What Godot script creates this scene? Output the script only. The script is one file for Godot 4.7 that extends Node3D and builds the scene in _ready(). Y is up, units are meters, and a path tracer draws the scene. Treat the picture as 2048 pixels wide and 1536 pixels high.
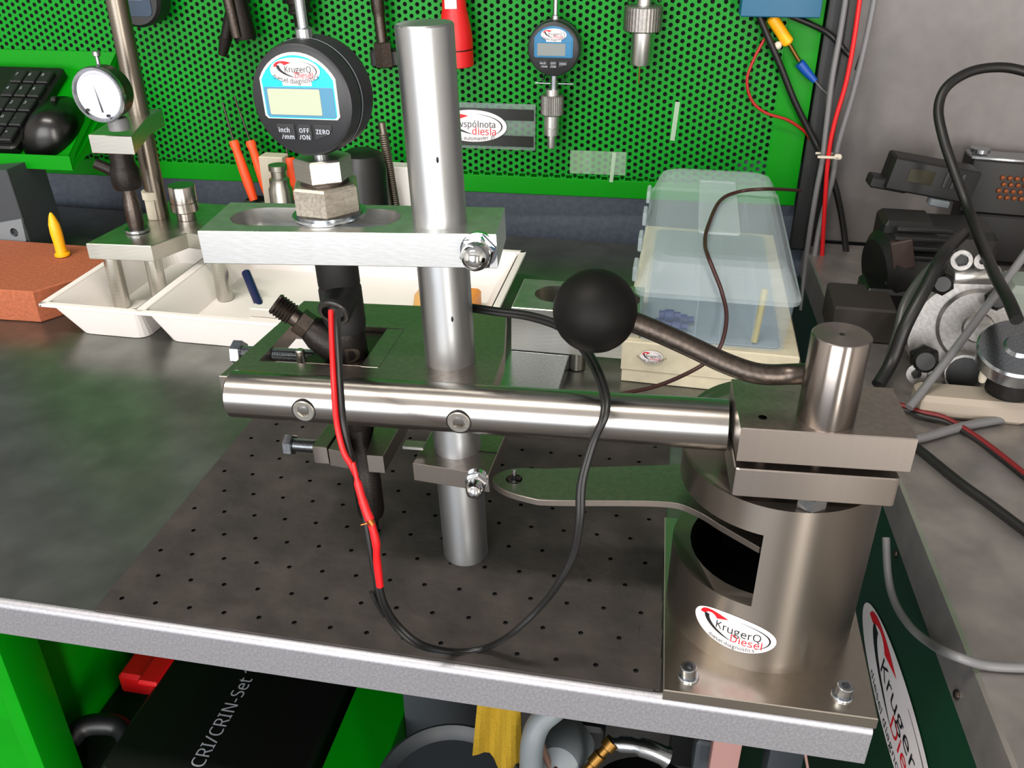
extends Node3D

# A workshop bench with a diesel injector test stand, seen from the operator's side.
# World: bench top at y = 0, x runs along the bench front edge, -z towards the back wall. Units are metres.

var M := {}
var taken := {}
var turned := false
var turned_about := Vector2.ZERO


func _ready() -> void:
	# ---- camera, sky, lights, exposure ----
	var cam := Camera3D.new()
	cam.name = "camera"
	cam.position = Vector3(0, 0.385, 0)
	cam.rotation_order = EULER_ORDER_YXZ
	cam.rotation_degrees = Vector3(-29.5, 10.6, 0)
	cam.fov = 46.21
	cam.near = 0.02
	cam.far = 60.0
	add_child(cam)
	cam.current = true
	var env := Environment.new()
	env.background_mode = Environment.BG_COLOR
	env.background_color = Color(0.80, 0.87, 0.95)
	env.background_energy_multiplier = 1.2
	env.tonemap_mode = Environment.TONE_MAPPER_LINEAR
	env.tonemap_exposure = 1.18
	env.sdfgi_enabled = true
	env.ssao_enabled = true
	env.ssil_enabled = true
	var we := WorldEnvironment.new()
	we.name = "world_environment"
	we.environment = env
	add_child(we)
	var door_light := AreaLight3D.new()
	door_light.name = "doorway_daylight"
	door_light.area_size = Vector2(2.2, 1.7)
	door_light.light_color = Color(1.0, 0.985, 0.97)
	door_light.light_energy = 8.0
	door_light.position = Vector3(-0.95, 0.62, 2.38)
	door_light.shadow_enabled = true
	door_light.set("area_range", 30.0)
	add_child(door_light)
	var side_light := AreaLight3D.new()
	side_light.name = "side_door_daylight"
	side_light.area_size = Vector2(0.30, 2.0)
	side_light.light_color = Color(1.0, 0.97, 0.93)
	side_light.light_energy = 6.0
	side_light.position = Vector3(1.30, 0.25, 2.38)
	side_light.set("area_range", 30.0)
	side_light.shadow_enabled = true
	add_child(side_light)
	var lamp := AreaLight3D.new()
	lamp.name = "ceiling_lamp_light"
	lamp.area_size = Vector2(1.2, 0.15)
	lamp.light_color = Color(1.0, 0.97, 0.92)
	lamp.light_energy = 3.0
	lamp.position = Vector3(-0.7, 1.82, 0.2)
	lamp.rotation_degrees = Vector3(-90, 0, 0)
	lamp.set("area_range", 30.0)
	lamp.shadow_enabled = true
	add_child(lamp)

	materials()
	room()
	workbench()
	wall_panel()
	machine()
	clamp_stand()
	injector_holder()
	held_items()
	bench_items()
	hung_items()
	machine_items()
	under_items()
	cables()


# ---------------------------------------------------------------- helpers
func V(x: float, y: float, z: float) -> Vector3:
	return Vector3(x, y, z)


func noise(freq: float, seed_: int, octaves := 3, kind := FastNoiseLite.TYPE_SIMPLEX_SMOOTH) -> FastNoiseLite:
	var n := FastNoiseLite.new()
	n.seed = seed_
	n.frequency = freq
	n.noise_type = kind
	n.fractal_octaves = octaves
	return n


func ntex(freq: float, seed_: int, lo: Color, hi: Color, size := 256, normal := false, octaves := 3) -> NoiseTexture2D:
	var t := NoiseTexture2D.new()
	t.noise = noise(freq, seed_, octaves)
	t.width = size
	t.height = size
	t.seamless = true
	if normal:
		t.as_normal_map = true
		t.bump_strength = 4.0
	else:
		var g := Gradient.new()
		g.set_color(0, lo)
		g.set_color(1, hi)
		t.color_ramp = g
	return t


func mt(col: Color, rough := 0.5, metal := 0.0, clear := 0.0) -> StandardMaterial3D:
	var m := StandardMaterial3D.new()
	m.albedo_color = col
	m.roughness = rough
	m.metallic = metal
	if clear > 0.0:
		m.clearcoat_enabled = true
		m.clearcoat = clear
		m.clearcoat_roughness = 0.1
	return m


func grain(m: StandardMaterial3D, freq: float, seed_: int, lo: float, hi: float, sc: Vector3, bump := 0.0, octaves := 3) -> StandardMaterial3D:
	var c := m.albedo_color
	m.albedo_texture = ntex(freq, seed_, Color(c.r * lo, c.g * lo, c.b * lo), Color(minf(c.r * hi, 1), minf(c.g * hi, 1), minf(c.b * hi, 1)), 256, false, octaves)
	m.albedo_color = Color.WHITE
	m.uv1_triplanar = true
	m.uv1_scale = sc
	if bump > 0.0:
		m.normal_enabled = true
		m.normal_texture = ntex(freq, seed_ + 7, Color.BLACK, Color.WHITE, 256, true, octaves)
		m.normal_scale = bump
	return m


func numbered(s: String) -> String:
	if not taken.has(s):
		taken[s] = 0
		return s
	taken[s] += 1
	return "%s_%03d" % [s, taken[s]]


func thing(called: String, label: String, category: String, at := Vector3.ZERO, b := Basis.IDENTITY, group := "") -> Node3D:
	var o := Node3D.new()
	o.name = numbered(called)
	add_child(o, true)
	o.transform = Transform3D(b, at)
	o.set_meta("label", label)
	o.set_meta("category", category)
	if group != "":
		o.set_meta("group", group)
	return o


func S() -> SurfaceTool:
	var s := SurfaceTool.new()
	s.begin(Mesh.PRIMITIVE_TRIANGLES)
	return s


func part(called: String, s: SurfaceTool, m: Material, parent: Node3D) -> MeshInstance3D:
	var o := MeshInstance3D.new()
	o.name = called
	o.mesh = s.commit()
	o.material_override = m
	parent.add_child(o, true)
	return o


func solo(called: String, label: String, category: String, s: SurfaceTool, m: Material, group := "") -> MeshInstance3D:
	var o := part(numbered(called), s, m, self)
	o.set_meta("label", label)
	o.set_meta("category", category)
	if group != "":
		o.set_meta("group", group)
	return o


func struct(called: String, s: SurfaceTool, m: Material) -> MeshInstance3D:
	var o := part(called, s, m, self)
	o.set_meta("kind", "structure")
	return o


# texture coordinates around a turned part: u along its height (and radius on end faces), v around it
func turned_uv(s: SurfaceTool, p: Vector3) -> void:
	if turned:
		var d := Vector2(p.x, p.z) - turned_about
		s.set_uv(Vector2((p.y + d.length()) * 5.0, d.angle() / TAU))


func tri(s: SurfaceTool, a: Vector3, b: Vector3, c: Vector3, na: Vector3, nb: Vector3, nc: Vector3) -> void:
	if (b - a).cross(c - a).dot(na + nb + nc) > 0.0:
		turned_uv(s, a); s.set_normal(na); s.add_vertex(a)
		turned_uv(s, c); s.set_normal(nc); s.add_vertex(c)
		turned_uv(s, b); s.set_normal(nb); s.add_vertex(b)
	else:
		turned_uv(s, a); s.set_normal(na); s.add_vertex(a)
		turned_uv(s, b); s.set_normal(nb); s.add_vertex(b)
		turned_uv(s, c); s.set_normal(nc); s.add_vertex(c)


func quad(s: SurfaceTool, a: Vector3, b: Vector3, c: Vector3, d: Vector3, na: Vector3, nb: Vector3, nc: Vector3, nd: Vector3) -> void:
	tri(s, a, b, c, na, nb, nc)
	tri(s, a, c, d, na, nc, nd)


func flat(s: SurfaceTool, a: Vector3, b: Vector3, c: Vector3, d: Vector3, out: Vector3) -> void:
	var n := (b - a).cross(c - a).normalized()
	if n.dot(out) < 0:
		n = -n
	quad(s, a, b, c, d, n, n, n, n)


# lathe: profile of (radius, height) from bottom to top, turned about the local y axis
func lathe(s: SurfaceTool, prof: Array, segs := 32, T := Transform3D.IDENTITY, squash := 1.0) -> void:
	var n := prof.size()
	var sn: Array[Vector2] = []
	for i in n - 1:
		var d: Vector2 = prof[i + 1] - prof[i]
		sn.append(Vector2(d.y, -d.x).normalized())
	for i in n - 1:
		var p0: Vector2 = prof[i]
		var p1: Vector2 = prof[i + 1]
		if p0.distance_to(p1) < 1e-7:
			continue
		var n0 := sn[i]
		var n1 := sn[i]
		if i > 0 and sn[i - 1].dot(sn[i]) > 0.8:
			n0 = (sn[i - 1] + sn[i]).normalized()
		if i < n - 2 and sn[i + 1].dot(sn[i]) > 0.8:
			n1 = (sn[i + 1] + sn[i]).normalized()
		for k in segs:
			var a := TAU * k / segs
			var b := TAU * (k + 1) / segs
			var ca := Vector3(cos(a), 0, sin(a) * squash)
			var cb := Vector3(cos(b), 0, sin(b) * squash)
			var A := T * (ca * p0.x + Vector3.UP * p0.y)
			var B := T * (cb * p0.x + Vector3.UP * p0.y)
			var C := T * (cb * p1.x + Vector3.UP * p1.y)
			var D := T * (ca * p1.x + Vector3.UP * p1.y)
			var nA := (T.basis * (ca * n0.x + Vector3.UP * n0.y)).normalized()
			var nB := (T.basis * (cb * n0.x + Vector3.UP * n0.y)).normalized()
			var nC := (T.basis * (cb * n1.x + Vector3.UP * n1.y)).normalized()
			var nD := (T.basis * (ca * n1.x + Vector3.UP * n1.y)).normalized()
			if p0.x > 1e-6:
				tri(s, A, B, C, nA, nB, nC)
			if p1.x > 1e-6:
				tri(s, A, C, D, nA, nC, nD)


# solid cylinder with a small chamfer
func rod(s: SurfaceTool, r: float, y0: float, y1: float, T := Transform3D.IDENTITY, segs := 40, ch := 0.0006) -> void:
	lathe(s, [Vector2(0, y0), Vector2(r - ch, y0), Vector2(r, y0 + ch), Vector2(r, y1 - ch), Vector2(r - ch, y1), Vector2(0, y1)], segs, T)


func threads(r: float, y0: float, y1: float, pitch: float, depth := 0.0006) -> Array:
	var p := [Vector2(0, y0), Vector2(r - depth, y0)]
	var y := y0
	while y + pitch <= y1:
		p.append(Vector2(r - depth, y))
		p.append(Vector2(r, y + pitch * 0.5))
		y += pitch
	p.append(Vector2(r - depth, y1))
	p.append(Vector2(0, y1))
	return p


func inset(poly: PackedVector2Array, d: float) -> PackedVector2Array:
	var out := PackedVector2Array()
	var n := poly.size()
	for i in n:
		var a := (poly[i] - poly[(i + n - 1) % n]).normalized()
		var b := (poly[(i + 1) % n] - poly[i]).normalized()
		var na := Vector2(-a.y, a.x)
		var nb := Vector2(-b.y, b.x)
		var m := (na + nb)
		m = m / maxf(m.length_squared() * 0.5, 0.3)
		out.append(poly[i] + m * d)
	return out


func ccw(poly: PackedVector2Array) -> PackedVector2Array:
	if Geometry2D.is_polygon_clockwise(poly):
		var p := poly.duplicate()
		p.reverse()
		return p
	return poly


func bridged(outer: PackedVector2Array, holes: Array) -> PackedVector2Array:
	var cur := outer.duplicate()
	for h in holes:
		var hp: PackedVector2Array = ccw(h).duplicate()
		hp.reverse()
		var best := INF
		var bi := 0
		var bj := 0
		for i in cur.size():
			for j in hp.size():
				var d: float = cur[i].distance_squared_to(hp[j])
				if d < best:
					best = d
					bi = i
					bj = j
		var nw := PackedVector2Array()
		for i in bi + 1:
			nw.append(cur[i])
		for j in hp.size() + 1:
			nw.append(hp[(bj + j) % hp.size()])
		for i in range(bi, cur.size()):
			nw.append(cur[i])
		cur = nw
	return cur


# extrude a polygon in local (x, z) from height y0 to y1; walls are smooth where the outline bends gently
func prism(s: SurfaceTool, poly_: PackedVector2Array, y0: float, y1: float, T := Transform3D.IDENTITY, ch := 0.0, holes: Array = []) -> void:
	var poly := ccw(poly_)
	var top := inset(poly, ch) if ch > 0 else poly
	wall(s, poly, y0 + ch, y1 - ch, T, false)
	if ch > 0:
		var n := poly.size()
		for i in n:
			var j := (i + 1) % n
			var d := (poly[j] - poly[i]).normalized()
			var o := Vector3(d.y, 0, -d.x)
			for e in [[y1 - ch, y1, 1.0], [y0 + ch, y0, -1.0]]:
				var nn: Vector3 = (T.basis * (o + Vector3(0, e[2], 0))).normalized()
				quad(s, T * Vector3(poly[i].x, e[0], poly[i].y), T * Vector3(poly[j].x, e[0], poly[j].y), T * Vector3(top[j].x, e[1], top[j].y), T * Vector3(top[i].x, e[1], top[i].y), nn, nn, nn, nn)
	for h in holes:
		wall(s, ccw(h), y0, y1, T, true)
	var cap := bridged(top, holes) if holes.size() > 0 else top
	var idx := Geometry2D.triangulate_polygon(cap)
	if idx.is_empty():
		push_error("cap failed, %d points" % cap.size())
	var up := T.basis.y.normalized()
	for i in range(0, idx.size(), 3):
		var a := cap[idx[i]]
		var b := cap[idx[i + 1]]
		var c := cap[idx[i + 2]]
		tri(s, T * Vector3(a.x, y1, a.y), T * Vector3(b.x, y1, b.y), T * Vector3(c.x, y1, c.y), up, up, up)
		tri(s, T * Vector3(a.x, y0, a.y), T * Vector3(b.x, y0, b.y), T * Vector3(c.x, y0, c.y), -up, -up, -up)


func wall(s: SurfaceTool, poly: PackedVector2Array, y0: float, y1: float, T: Transform3D, inward: bool) -> void:
	var n := poly.size()
	var nor: Array[Vector2] = []
	for i in n:
		var d := (poly[(i + 1) % n] - poly[i]).normalized()
		nor.append(Vector2(d.y, -d.x) * (-1.0 if inward else 1.0))
	for i in n:
		var j := (i + 1) % n
		var a := nor[i]
		var b := nor[i]
		var pa := nor[(i + n - 1) % n]
		var nb := nor[j]
		if pa.dot(nor[i]) > 0.85:
			a = (pa + nor[i]).normalized()
		if nb.dot(nor[i]) > 0.85:
			b = (nb + nor[i]).normalized()
		var na3 := (T.basis * Vector3(a.x, 0, a.y)).normalized()
		var nb3 := (T.basis * Vector3(b.x, 0, b.y)).normalized()
		quad(s, T * Vector3(poly[i].x, y0, poly[i].y), T * Vector3(poly[j].x, y0, poly[j].y), T * Vector3(poly[j].x, y1, poly[j].y), T * Vector3(poly[i].x, y1, poly[i].y), na3, nb3, nb3, na3)


func circle(c: Vector2, r: float, n := 28, a0 := 0.0) -> PackedVector2Array:
	var p := PackedVector2Array()
	for i in n:
		var a := a0 + TAU * i / n
		p.append(c + Vector2(cos(a), sin(a)) * r)
	return p


func hexa(r: float, a0 := 0.0) -> PackedVector2Array:
	return circle(Vector2.ZERO, r, 6, a0)


func slot(a: Vector2, b: Vector2, r: float, n := 10) -> PackedVector2Array:
	var p := PackedVector2Array()
	var th := (b - a).angle()
	for i in n + 1:
		p.append(b + Vector2.from_angle(th - PI / 2 + PI * i / n) * r)
	for i in n + 1:
		p.append(a + Vector2.from_angle(th + PI / 2 + PI * i / n) * r)
	return p


func rect(x0: float, z0: float, x1: float, z1: float, r := 0.0, n := 3) -> PackedVector2Array:
	if r <= 0:
		return PackedVector2Array([Vector2(x0, z0), Vector2(x1, z0), Vector2(x1, z1), Vector2(x0, z1)])
	var p := PackedVector2Array()
	for q in [[x1 - r, z1 - r, 0.0], [x0 + r, z1 - r, PI / 2], [x0 + r, z0 + r, PI], [x1 - r, z0 + r, PI * 1.5]]:
		for i in n + 1:
			p.append(Vector2(q[0], q[1]) + Vector2.from_angle(q[2] + PI / 2 * i / n) * r)
	return p


func box(s: SurfaceTool, c: Vector3, d: Vector3, T := Transform3D.IDENTITY, ch := 0.0008) -> void:
	prism(s, rect(c.x - d.x / 2, c.z - d.z / 2, c.x + d.x / 2, c.z + d.z / 2, ch, 2), c.y - d.y / 2, c.y + d.y / 2, T, ch)


func box2(s: SurfaceTool, a: Vector3, b: Vector3, ch := 0.0008, T := Transform3D.IDENTITY) -> void:
	box(s, (a + b) / 2, (b - a).abs(), T, ch)


func smooth(pts: Array, sub := 8) -> PackedVector3Array:
	var out := PackedVector3Array()
	var n := pts.size()
	for i in n - 1:
		var p0: Vector3 = pts[maxi(i - 1, 0)]
		var p1: Vector3 = pts[i]
		var p2: Vector3 = pts[i + 1]
		var p3: Vector3 = pts[mini(i + 2, n - 1)]
		for k in sub:
			out.append(p1.cubic_interpolate(p2, p0, p3, float(k) / sub))
	out.append(pts[n - 1])
	return out


func tube(s: SurfaceTool, pts: PackedVector3Array, r: float, segs := 10, radii: Array = []) -> void:
	var n := pts.size()
	var t0 := (pts[1] - pts[0]).normalized()
	var u := t0.cross(Vector3.UP if absf(t0.y) < 0.9 else Vector3.RIGHT).normalized()
	var rings: Array = []
	var nors: Array = []
	for i in n:
		var t := (pts[mini(i + 1, n - 1)] - pts[maxi(i - 1, 0)]).normalized()
		u = (u - t * u.dot(t)).normalized()
		var w := t.cross(u)
		var rr: float = r if radii.is_empty() else r * float(radii[i * radii.size() / n])
		var ring := PackedVector3Array()
		var nr := PackedVector3Array()
		for k in segs:
			var a := TAU * k / segs
			var d := u * cos(a) + w * sin(a)
			ring.append(pts[i] + d * rr)
			nr.append(d)
		rings.append(ring)
		nors.append(nr)
	for i in n - 1:
		for k in segs:
			var l := (k + 1) % segs
			quad(s, rings[i][k], rings[i][l], rings[i + 1][l], rings[i + 1][k], nors[i][k], nors[i][l], nors[i + 1][l], nors[i + 1][k])
	for e in [[0, -1.0], [n - 1, 1.0]]:
		var q: int = e[0]
		var tt: Vector3 = (pts[1] - pts[0]).normalized() * -1.0 if q == 0 else (pts[n - 1] - pts[n - 2]).normalized()
		for k in segs:
			tri(s, pts[q], rings[q][k], rings[q][(k + 1) % segs], tt, tt, tt)


func ball(s: SurfaceTool, c: Vector3, r: float, segs := 32) -> void:
	var p := []
	for i in 17:
		var a := -PI / 2 + PI * i / 16
		p.append(Vector2(cos(a) * r if i > 0 and i < 16 else 0.0, sin(a) * r))
	lathe(s, p, segs, Transform3D(Basis.IDENTITY, c))


# a transform whose y axis points along d
func along(at: Vector3, d: Vector3, hint := Vector3.FORWARD) -> Transform3D:
	var y := d.normalized()
	var x := hint.cross(y)
	if x.length() < 0.01:
		x = Vector3.RIGHT.cross(y)
	x = x.normalized()
	return Transform3D(Basis(x, y, x.cross(y)), at)


# sheet of brick-laid cells with a round hole each; local x, y; normal +z
func perforated(s: SurfaceTool, nx: int, ny: int, a: float, b: float, r: float, by_column: bool, T: Transform3D, segs := 12) -> void:
	var n := T.basis.z.normalized()
	for i in nx:
		for j in ny:
			var c := Vector2((i + 0.5) * a, (j + 0.5) * b)
			if by_column and i % 2 == 1:
				c.y += b / 2
			if not by_column and j % 2 == 1:
				c.x += a / 2
				if i == nx - 1:
					continue
			for k in segs:
				var p0 := Vector2.from_angle(TAU * k / segs)
				var p1 := Vector2.from_angle(TAU * (k + 1) / segs)
				var q0 := p0 * minf(a / 2 / maxf(absf(p0.x), 1e-5), b / 2 / maxf(absf(p0.y), 1e-5))
				var q1 := p1 * minf(a / 2 / maxf(absf(p1.x), 1e-5), b / 2 / maxf(absf(p1.y), 1e-5))
				var h0 := c + p0 * r
				var h1 := c + p1 * r
				var e0 := c + q0
				var e1 := c + q1
				var corner := Vector2(signf(p0.x + p1.x) * a / 2, signf(p0.y + p1.y) * b / 2) + c
				quad(s, T * Vector3(h0.x, h0.y, 0), T * Vector3(e0.x, e0.y, 0), T * Vector3(e1.x, e1.y, 0), T * Vector3(h1.x, h1.y, 0), n, n, n, n)
				if absf(e0.x - e1.x) > 1e-6 and absf(e0.y - e1.y) > 1e-6:
					tri(s, T * Vector3(e0.x, e0.y, 0), T * Vector3(corner.x, corner.y, 0), T * Vector3(e1.x, e1.y, 0), n, n, n)


# lettering laid with a mapping from flat (x, y) to space
func letters(s: SurfaceTool, txt: String, size: float, f: Callable, bold := false) -> void:
	var t := TextMesh.new()
	var font := SystemFont.new()
	font.font_names = PackedStringArray(["Droid Sans"])
	if bold:
		font.font_weight = 700
	t.font = font
	t.font_size = 32
	t.pixel_size = size / 32.0
	t.depth = 0.0
	t.text = txt
	t.curve_step = 2.0
	for q in t.get_surface_count():
		var arr := t.surface_get_arrays(q)
		var vs: PackedVector3Array = arr[Mesh.ARRAY_VERTEX]
		var ns: PackedVector3Array = arr[Mesh.ARRAY_NORMAL]
		var ix = arr[Mesh.ARRAY_INDEX]
		var order := PackedInt32Array()
		if ix == null or ix.is_empty():
			for i in vs.size():
				order.append(i)
		else:
			order = ix
		for i in range(0, order.size(), 3):
			if ns[order[i]].z < 0.5:
				continue
			var a: Vector3 = f.call(vs[order[i]].x, vs[order[i]].y)
			var b: Vector3 = f.call(vs[order[i + 1]].x, vs[order[i + 1]].y)
			var c: Vector3 = f.call(vs[order[i + 2]].x, vs[order[i + 2]].y)
			var e: Vector3 = (f.call(0.001, 0.0) - f.call(0.0, 0.0)).cross(f.call(0.0, 0.001) - f.call(0.0, 0.0)).normalized()
			tri(s, a, b, c, e, e, e)


# a strip between two flat curves
func strip(s: SurfaceTool, a: Array, b: Array, f: Callable) -> void:
	for i in a.size() - 1:
		var p: Vector3 = f.call(a[i].x, a[i].y)
		var q: Vector3 = f.call(a[i + 1].x, a[i + 1].y)
		var r: Vector3 = f.call(b[i + 1].x, b[i + 1].y)
		var t: Vector3 = f.call(b[i].x, b[i].y)
		var e: Vector3 = (f.call(a[i].x + 0.001, a[i].y) - p).cross(f.call(a[i].x, a[i].y + 0.001) - p).normalized()
		quad(s, p, q, r, t, e, e, e, e)


func bez(pts: Array, n := 14) -> Array:
	var out := []
	for i in n + 1:
		var t := float(i) / n
		var p: Vector2 = pts[0]
		out.append(p.bezier_interpolate(pts[1], pts[2], pts[3], t))
	return out


# the oval sticker; f(x, y, h) maps flat metres and a height above the surface into space
func sticker(parent: Node3D, a: float, b: float, f: Callable, big: String, small: String, line: String) -> void:
	var s := S()
	for r in 6:
		for k in 48:
			var t0 := TAU * k / 48
			var t1 := TAU * (k + 1) / 48
			var r0 := r / 6.0
			var r1 := (r + 1) / 6.0
			strip(s, [Vector2(cos(t0) * a * r0, sin(t0) * b * r0), Vector2(cos(t1) * a * r0, sin(t1) * b * r0)], [Vector2(cos(t0) * a * r1, sin(t0) * b * r1), Vector2(cos(t1) * a * r1, sin(t1) * b * r1)], func(x, y): return f.call(x, y, 0.0002))
	var o := part("oval_sticker", s, M.sticker_white, parent)
	var g := func(x, y): return f.call(x * a, y * b, 0.0004)
	s = S()
	strip(s, bez([Vector2(-0.84, 0.28), Vector2(-0.82, 0.72), Vector2(-0.5, 0.86), Vector2(-0.12, 0.62)]), bez([Vector2(-0.74, 0.30), Vector2(-0.62, 0.62), Vector2(-0.5, 0.66), Vector2(-0.40, 0.40)]), g)
	part("red_swoosh", s, M.print_red, o)
	s = S()
	strip(s, bez([Vector2(-0.72, 0.40), Vector2(-0.78, 0.0), Vector2(-0.40, -0.42), Vector2(-0.02, -0.52)]), bez([Vector2(-0.60, 0.40), Vector2(-0.62, 0.05), Vector2(-0.34, -0.28), Vector2(-0.02, -0.50)]), g)
	part("black_swoosh", s, M.print_black, o)
	s = S()
	var c0 := []
	var c1 := []
	for i in 21:
		var t := deg_to_rad(80 - 130.0 * i / 20)
		var w := 0.012 + 0.03 * sin(PI * i / 20)
		c0.append(Vector2(cos(t) * 0.88, sin(t) * 0.76))
		c1.append(Vector2(cos(t) * (0.88 - w), sin(t) * (0.76 - w)))
	strip(s, c0, c1, g)
	part("grey_arc", s, M.print_black, o)
	s = S()
	letters(s, big, a * 0.29 * minf(1.0, 7.6 / big.length()), func(x, y): return f.call(x + a * 0.12, y + b * 0.10, 0.0005))
	part("lettering", s, M.print_black, o)
	s = S()
	letters(s, small, a * 0.28, func(x, y): return f.call(x + a * 0.34, y - b * 0.34, 0.0005))
	part("lettering", s, M.print_red, o)
	s = S()
	letters(s, line, a * 0.14, func(x, y):
		var xx: float = x / a
		return f.call(x, y - b * (0.80 - 0.46 * xx * xx), 0.0005))
	part("lettering", s, M.print_black, o)


func materials() -> void:
	M.steel = grain(mt(Color(0.76, 0.75, 0.72), 0.32, 1.0), 0.03, 3, 0.92, 1.06, V(6, 260, 6), 0.04)
	M.turned = grain(mt(Color(0.64, 0.62, 0.60), 0.24, 1.0), 0.05, 11, 0.95, 1.04, V(8, 500, 8))
	M.brushed = grain(mt(Color(0.70, 0.67, 0.63), 0.27, 1.0), 0.06, 5, 0.96, 1.03, V(10, 700, 10))
	M.ground = grain(mt(Color(0.64, 0.605, 0.58), 0.34, 1.0), 0.06, 15, 0.94, 1.05, V(14, 600, 14))
	M.alu = grain(mt(Color(0.80, 0.80, 0.79), 0.36, 1.0), 0.03, 17, 0.93, 1.05, V(12, 200, 12), 0.04)
	M.zinc = grain(mt(Color(0.68, 0.70, 0.72), 0.22, 1.0), 0.05, 19, 0.9, 1.08, V(30, 30, 30), 0.05)
	M.chrome = mt(Color(0.86, 0.87, 0.88), 0.08, 1.0)
	M.dark_steel = grain(mt(Color(0.34, 0.31, 0.29), 0.38, 1.0), 0.04, 21, 0.8, 1.15, V(30, 30, 30), 0.1)
	M.black_steel = grain(mt(Color(0.16, 0.145, 0.14), 0.45, 0.75), 0.05, 23, 0.7, 1.25, V(35, 35, 35), 0.15)
	M.nut_face = grain(mt(Color(0.74, 0.71, 0.66), 0.42, 1.0), 0.03, 25, 0.8, 1.1, V(40, 40, 40), 0.15)
	M.bench = grain(mt(Color(0.47, 0.475, 0.455), 0.29, 0.85), 0.012, 27, 0.88, 1.1, V(6, 6, 6), 0.03, 5)
	M.lip = grain(mt(Color(0.65, 0.65, 0.675), 0.50, 0.85), 0.08, 29, 0.90, 1.08, V(22, 22, 22), 0.04, 5)
	M.green = mt(Color(0.0, 0.50, 0.03), 0.42)
	M.green.metallic_specular = 0.3
	M.green_sheet = mt(Color(0.0, 0.50, 0.10), 0.38)
	M.green_sheet.metallic_specular = 0.3
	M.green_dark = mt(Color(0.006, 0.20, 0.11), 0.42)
	M.backing = mt(Color(0.03, 0.028, 0.028), 0.8)
	M.upper_wall = mt(Color(0.07, 0.22, 0.09), 0.5)
	M.bluegrey = grain(mt(Color(0.31, 0.34, 0.39), 0.42), 0.02, 31, 0.9, 1.08, V(20, 20, 20), 0.08)
	M.wall = grain(mt(Color(0.88, 0.86, 0.84), 0.85), 0.02, 33, 0.94, 1.04, V(3, 3, 3))
	M.ceiling = mt(Color(0.75, 0.74, 0.73), 0.9)
	M.floor = grain(mt(Color(0.36, 0.35, 0.34), 0.6), 0.02, 35, 0.85, 1.1, V(2, 2, 2))
	M.grey_metal = grain(mt(Color(0.40, 0.385, 0.38), 0.5, 0.3), 0.02, 37, 0.96, 1.04, V(8, 8, 8))
	M.inox = grain(mt(Color(0.66, 0.64, 0.63), 0.40, 0.8), 0.012, 39, 0.9, 1.08, V(7, 7, 7), 0.03, 4)
	M.mat = grain(mt(Color(0.195, 0.175, 0.165), 0.85), 0.010, 41, 0.72, 1.22, V(7, 7, 7), 0.6, 5)
	M.mat_under = mt(Color(0.02, 0.02, 0.02), 0.9)
	M.black = mt(Color(0.022, 0.022, 0.024), 0.42)
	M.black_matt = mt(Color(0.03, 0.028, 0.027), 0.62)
	M.knob = grain(mt(Color(0.045, 0.041, 0.039), 0.55), 0.02, 43, 0.8, 1.2, V(20, 20, 20), 0.05)
	M.knob.metallic_specular = 0.28
	M.rubber = mt(Color(0.035, 0.035, 0.038), 0.45)
	M.charcoal = mt(Color(0.075, 0.08, 0.095), 0.42)
	M.charcoal_dark = mt(Color(0.06, 0.064, 0.072), 0.5)
	M.gauge_case = mt(Color(0.115, 0.12, 0.135), 0.45)
	M.gauge_key = mt(Color(0.085, 0.09, 0.105), 0.5)
	M.column = grain(mt(Color(0.66, 0.665, 0.67), 0.32, 1.0), 0.05, 57, 0.90, 1.06, V(10, 160, 10), 0.04)
	M.dark_red = mt(Color(0.40, 0.035, 0.06), 0.5)
	M.contact = mt(Color(0.50, 0.28, 0.16), 0.6, 0.6)
	M.red = mt(Color(0.78, 0.04, 0.07), 0.45)
	M.red_dim = mt(Color(0.62, 0.05, 0.06), 0.5)
	M.orange = mt(Color(1.0, 0.34, 0.14), 0.42)
	M.yellow = mt(Color(0.95, 0.66, 0.02), 0.42)
	M.blue = mt(Color(0.02, 0.27, 0.60), 0.45)
	M.navy = mt(Color(0.05, 0.10, 0.27), 0.4)
	M.fitting = mt(Color(0.02, 0.10, 0.36), 0.45)
	M.teal = mt(Color(0.02, 0.33, 0.46), 0.5)
	M.cyan = mt(Color(0.0, 0.80, 0.95), 0.25, 0.0, 0.6)
	M.blue_label = mt(Color(0.06, 0.42, 0.60), 0.3, 0.0, 0.4)
	M.screen_rim = mt(Color(0.25, 0.48, 0.60), 0.3, 0.0, 0.5)
	M.screen = mt(Color(0.64, 0.67, 0.58), 0.35, 0.0, 0.3)
	M.screen_grey = mt(Color(0.47, 0.50, 0.50), 0.4)
	M.white = mt(Color(0.90, 0.89, 0.88), 0.4)
	M.white_tray = mt(Color(0.93, 0.91, 0.90), 0.45)
	M.ivory = mt(Color(0.80, 0.77, 0.70), 0.45)
	M.sticker_white = mt(Color(0.88, 0.86, 0.87), 0.4)
	M.print_red = mt(Color(0.80, 0.03, 0.10), 0.5)
	M.print_black = mt(Color(0.03, 0.03, 0.04), 0.5)
	M.print_grey = mt(Color(0.62, 0.64, 0.68), 0.5)
	M.brick = grain(mt(Color(0.62, 0.34, 0.22), 0.8), 0.03, 45, 0.88, 1.1, V(30, 30, 30), 0.12)
	M.beige = grain(mt(Color(0.76, 0.73, 0.64), 0.7), 0.02, 47, 0.95, 1.04, V(10, 10, 10))
	M.grey_cable = mt(Color(0.42, 0.42, 0.43), 0.45)
	M.hose = mt(Color(0.40, 0.40, 0.41), 0.4)
	M.grey_plastic = mt(Color(0.20, 0.22, 0.24), 0.5)
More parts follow.
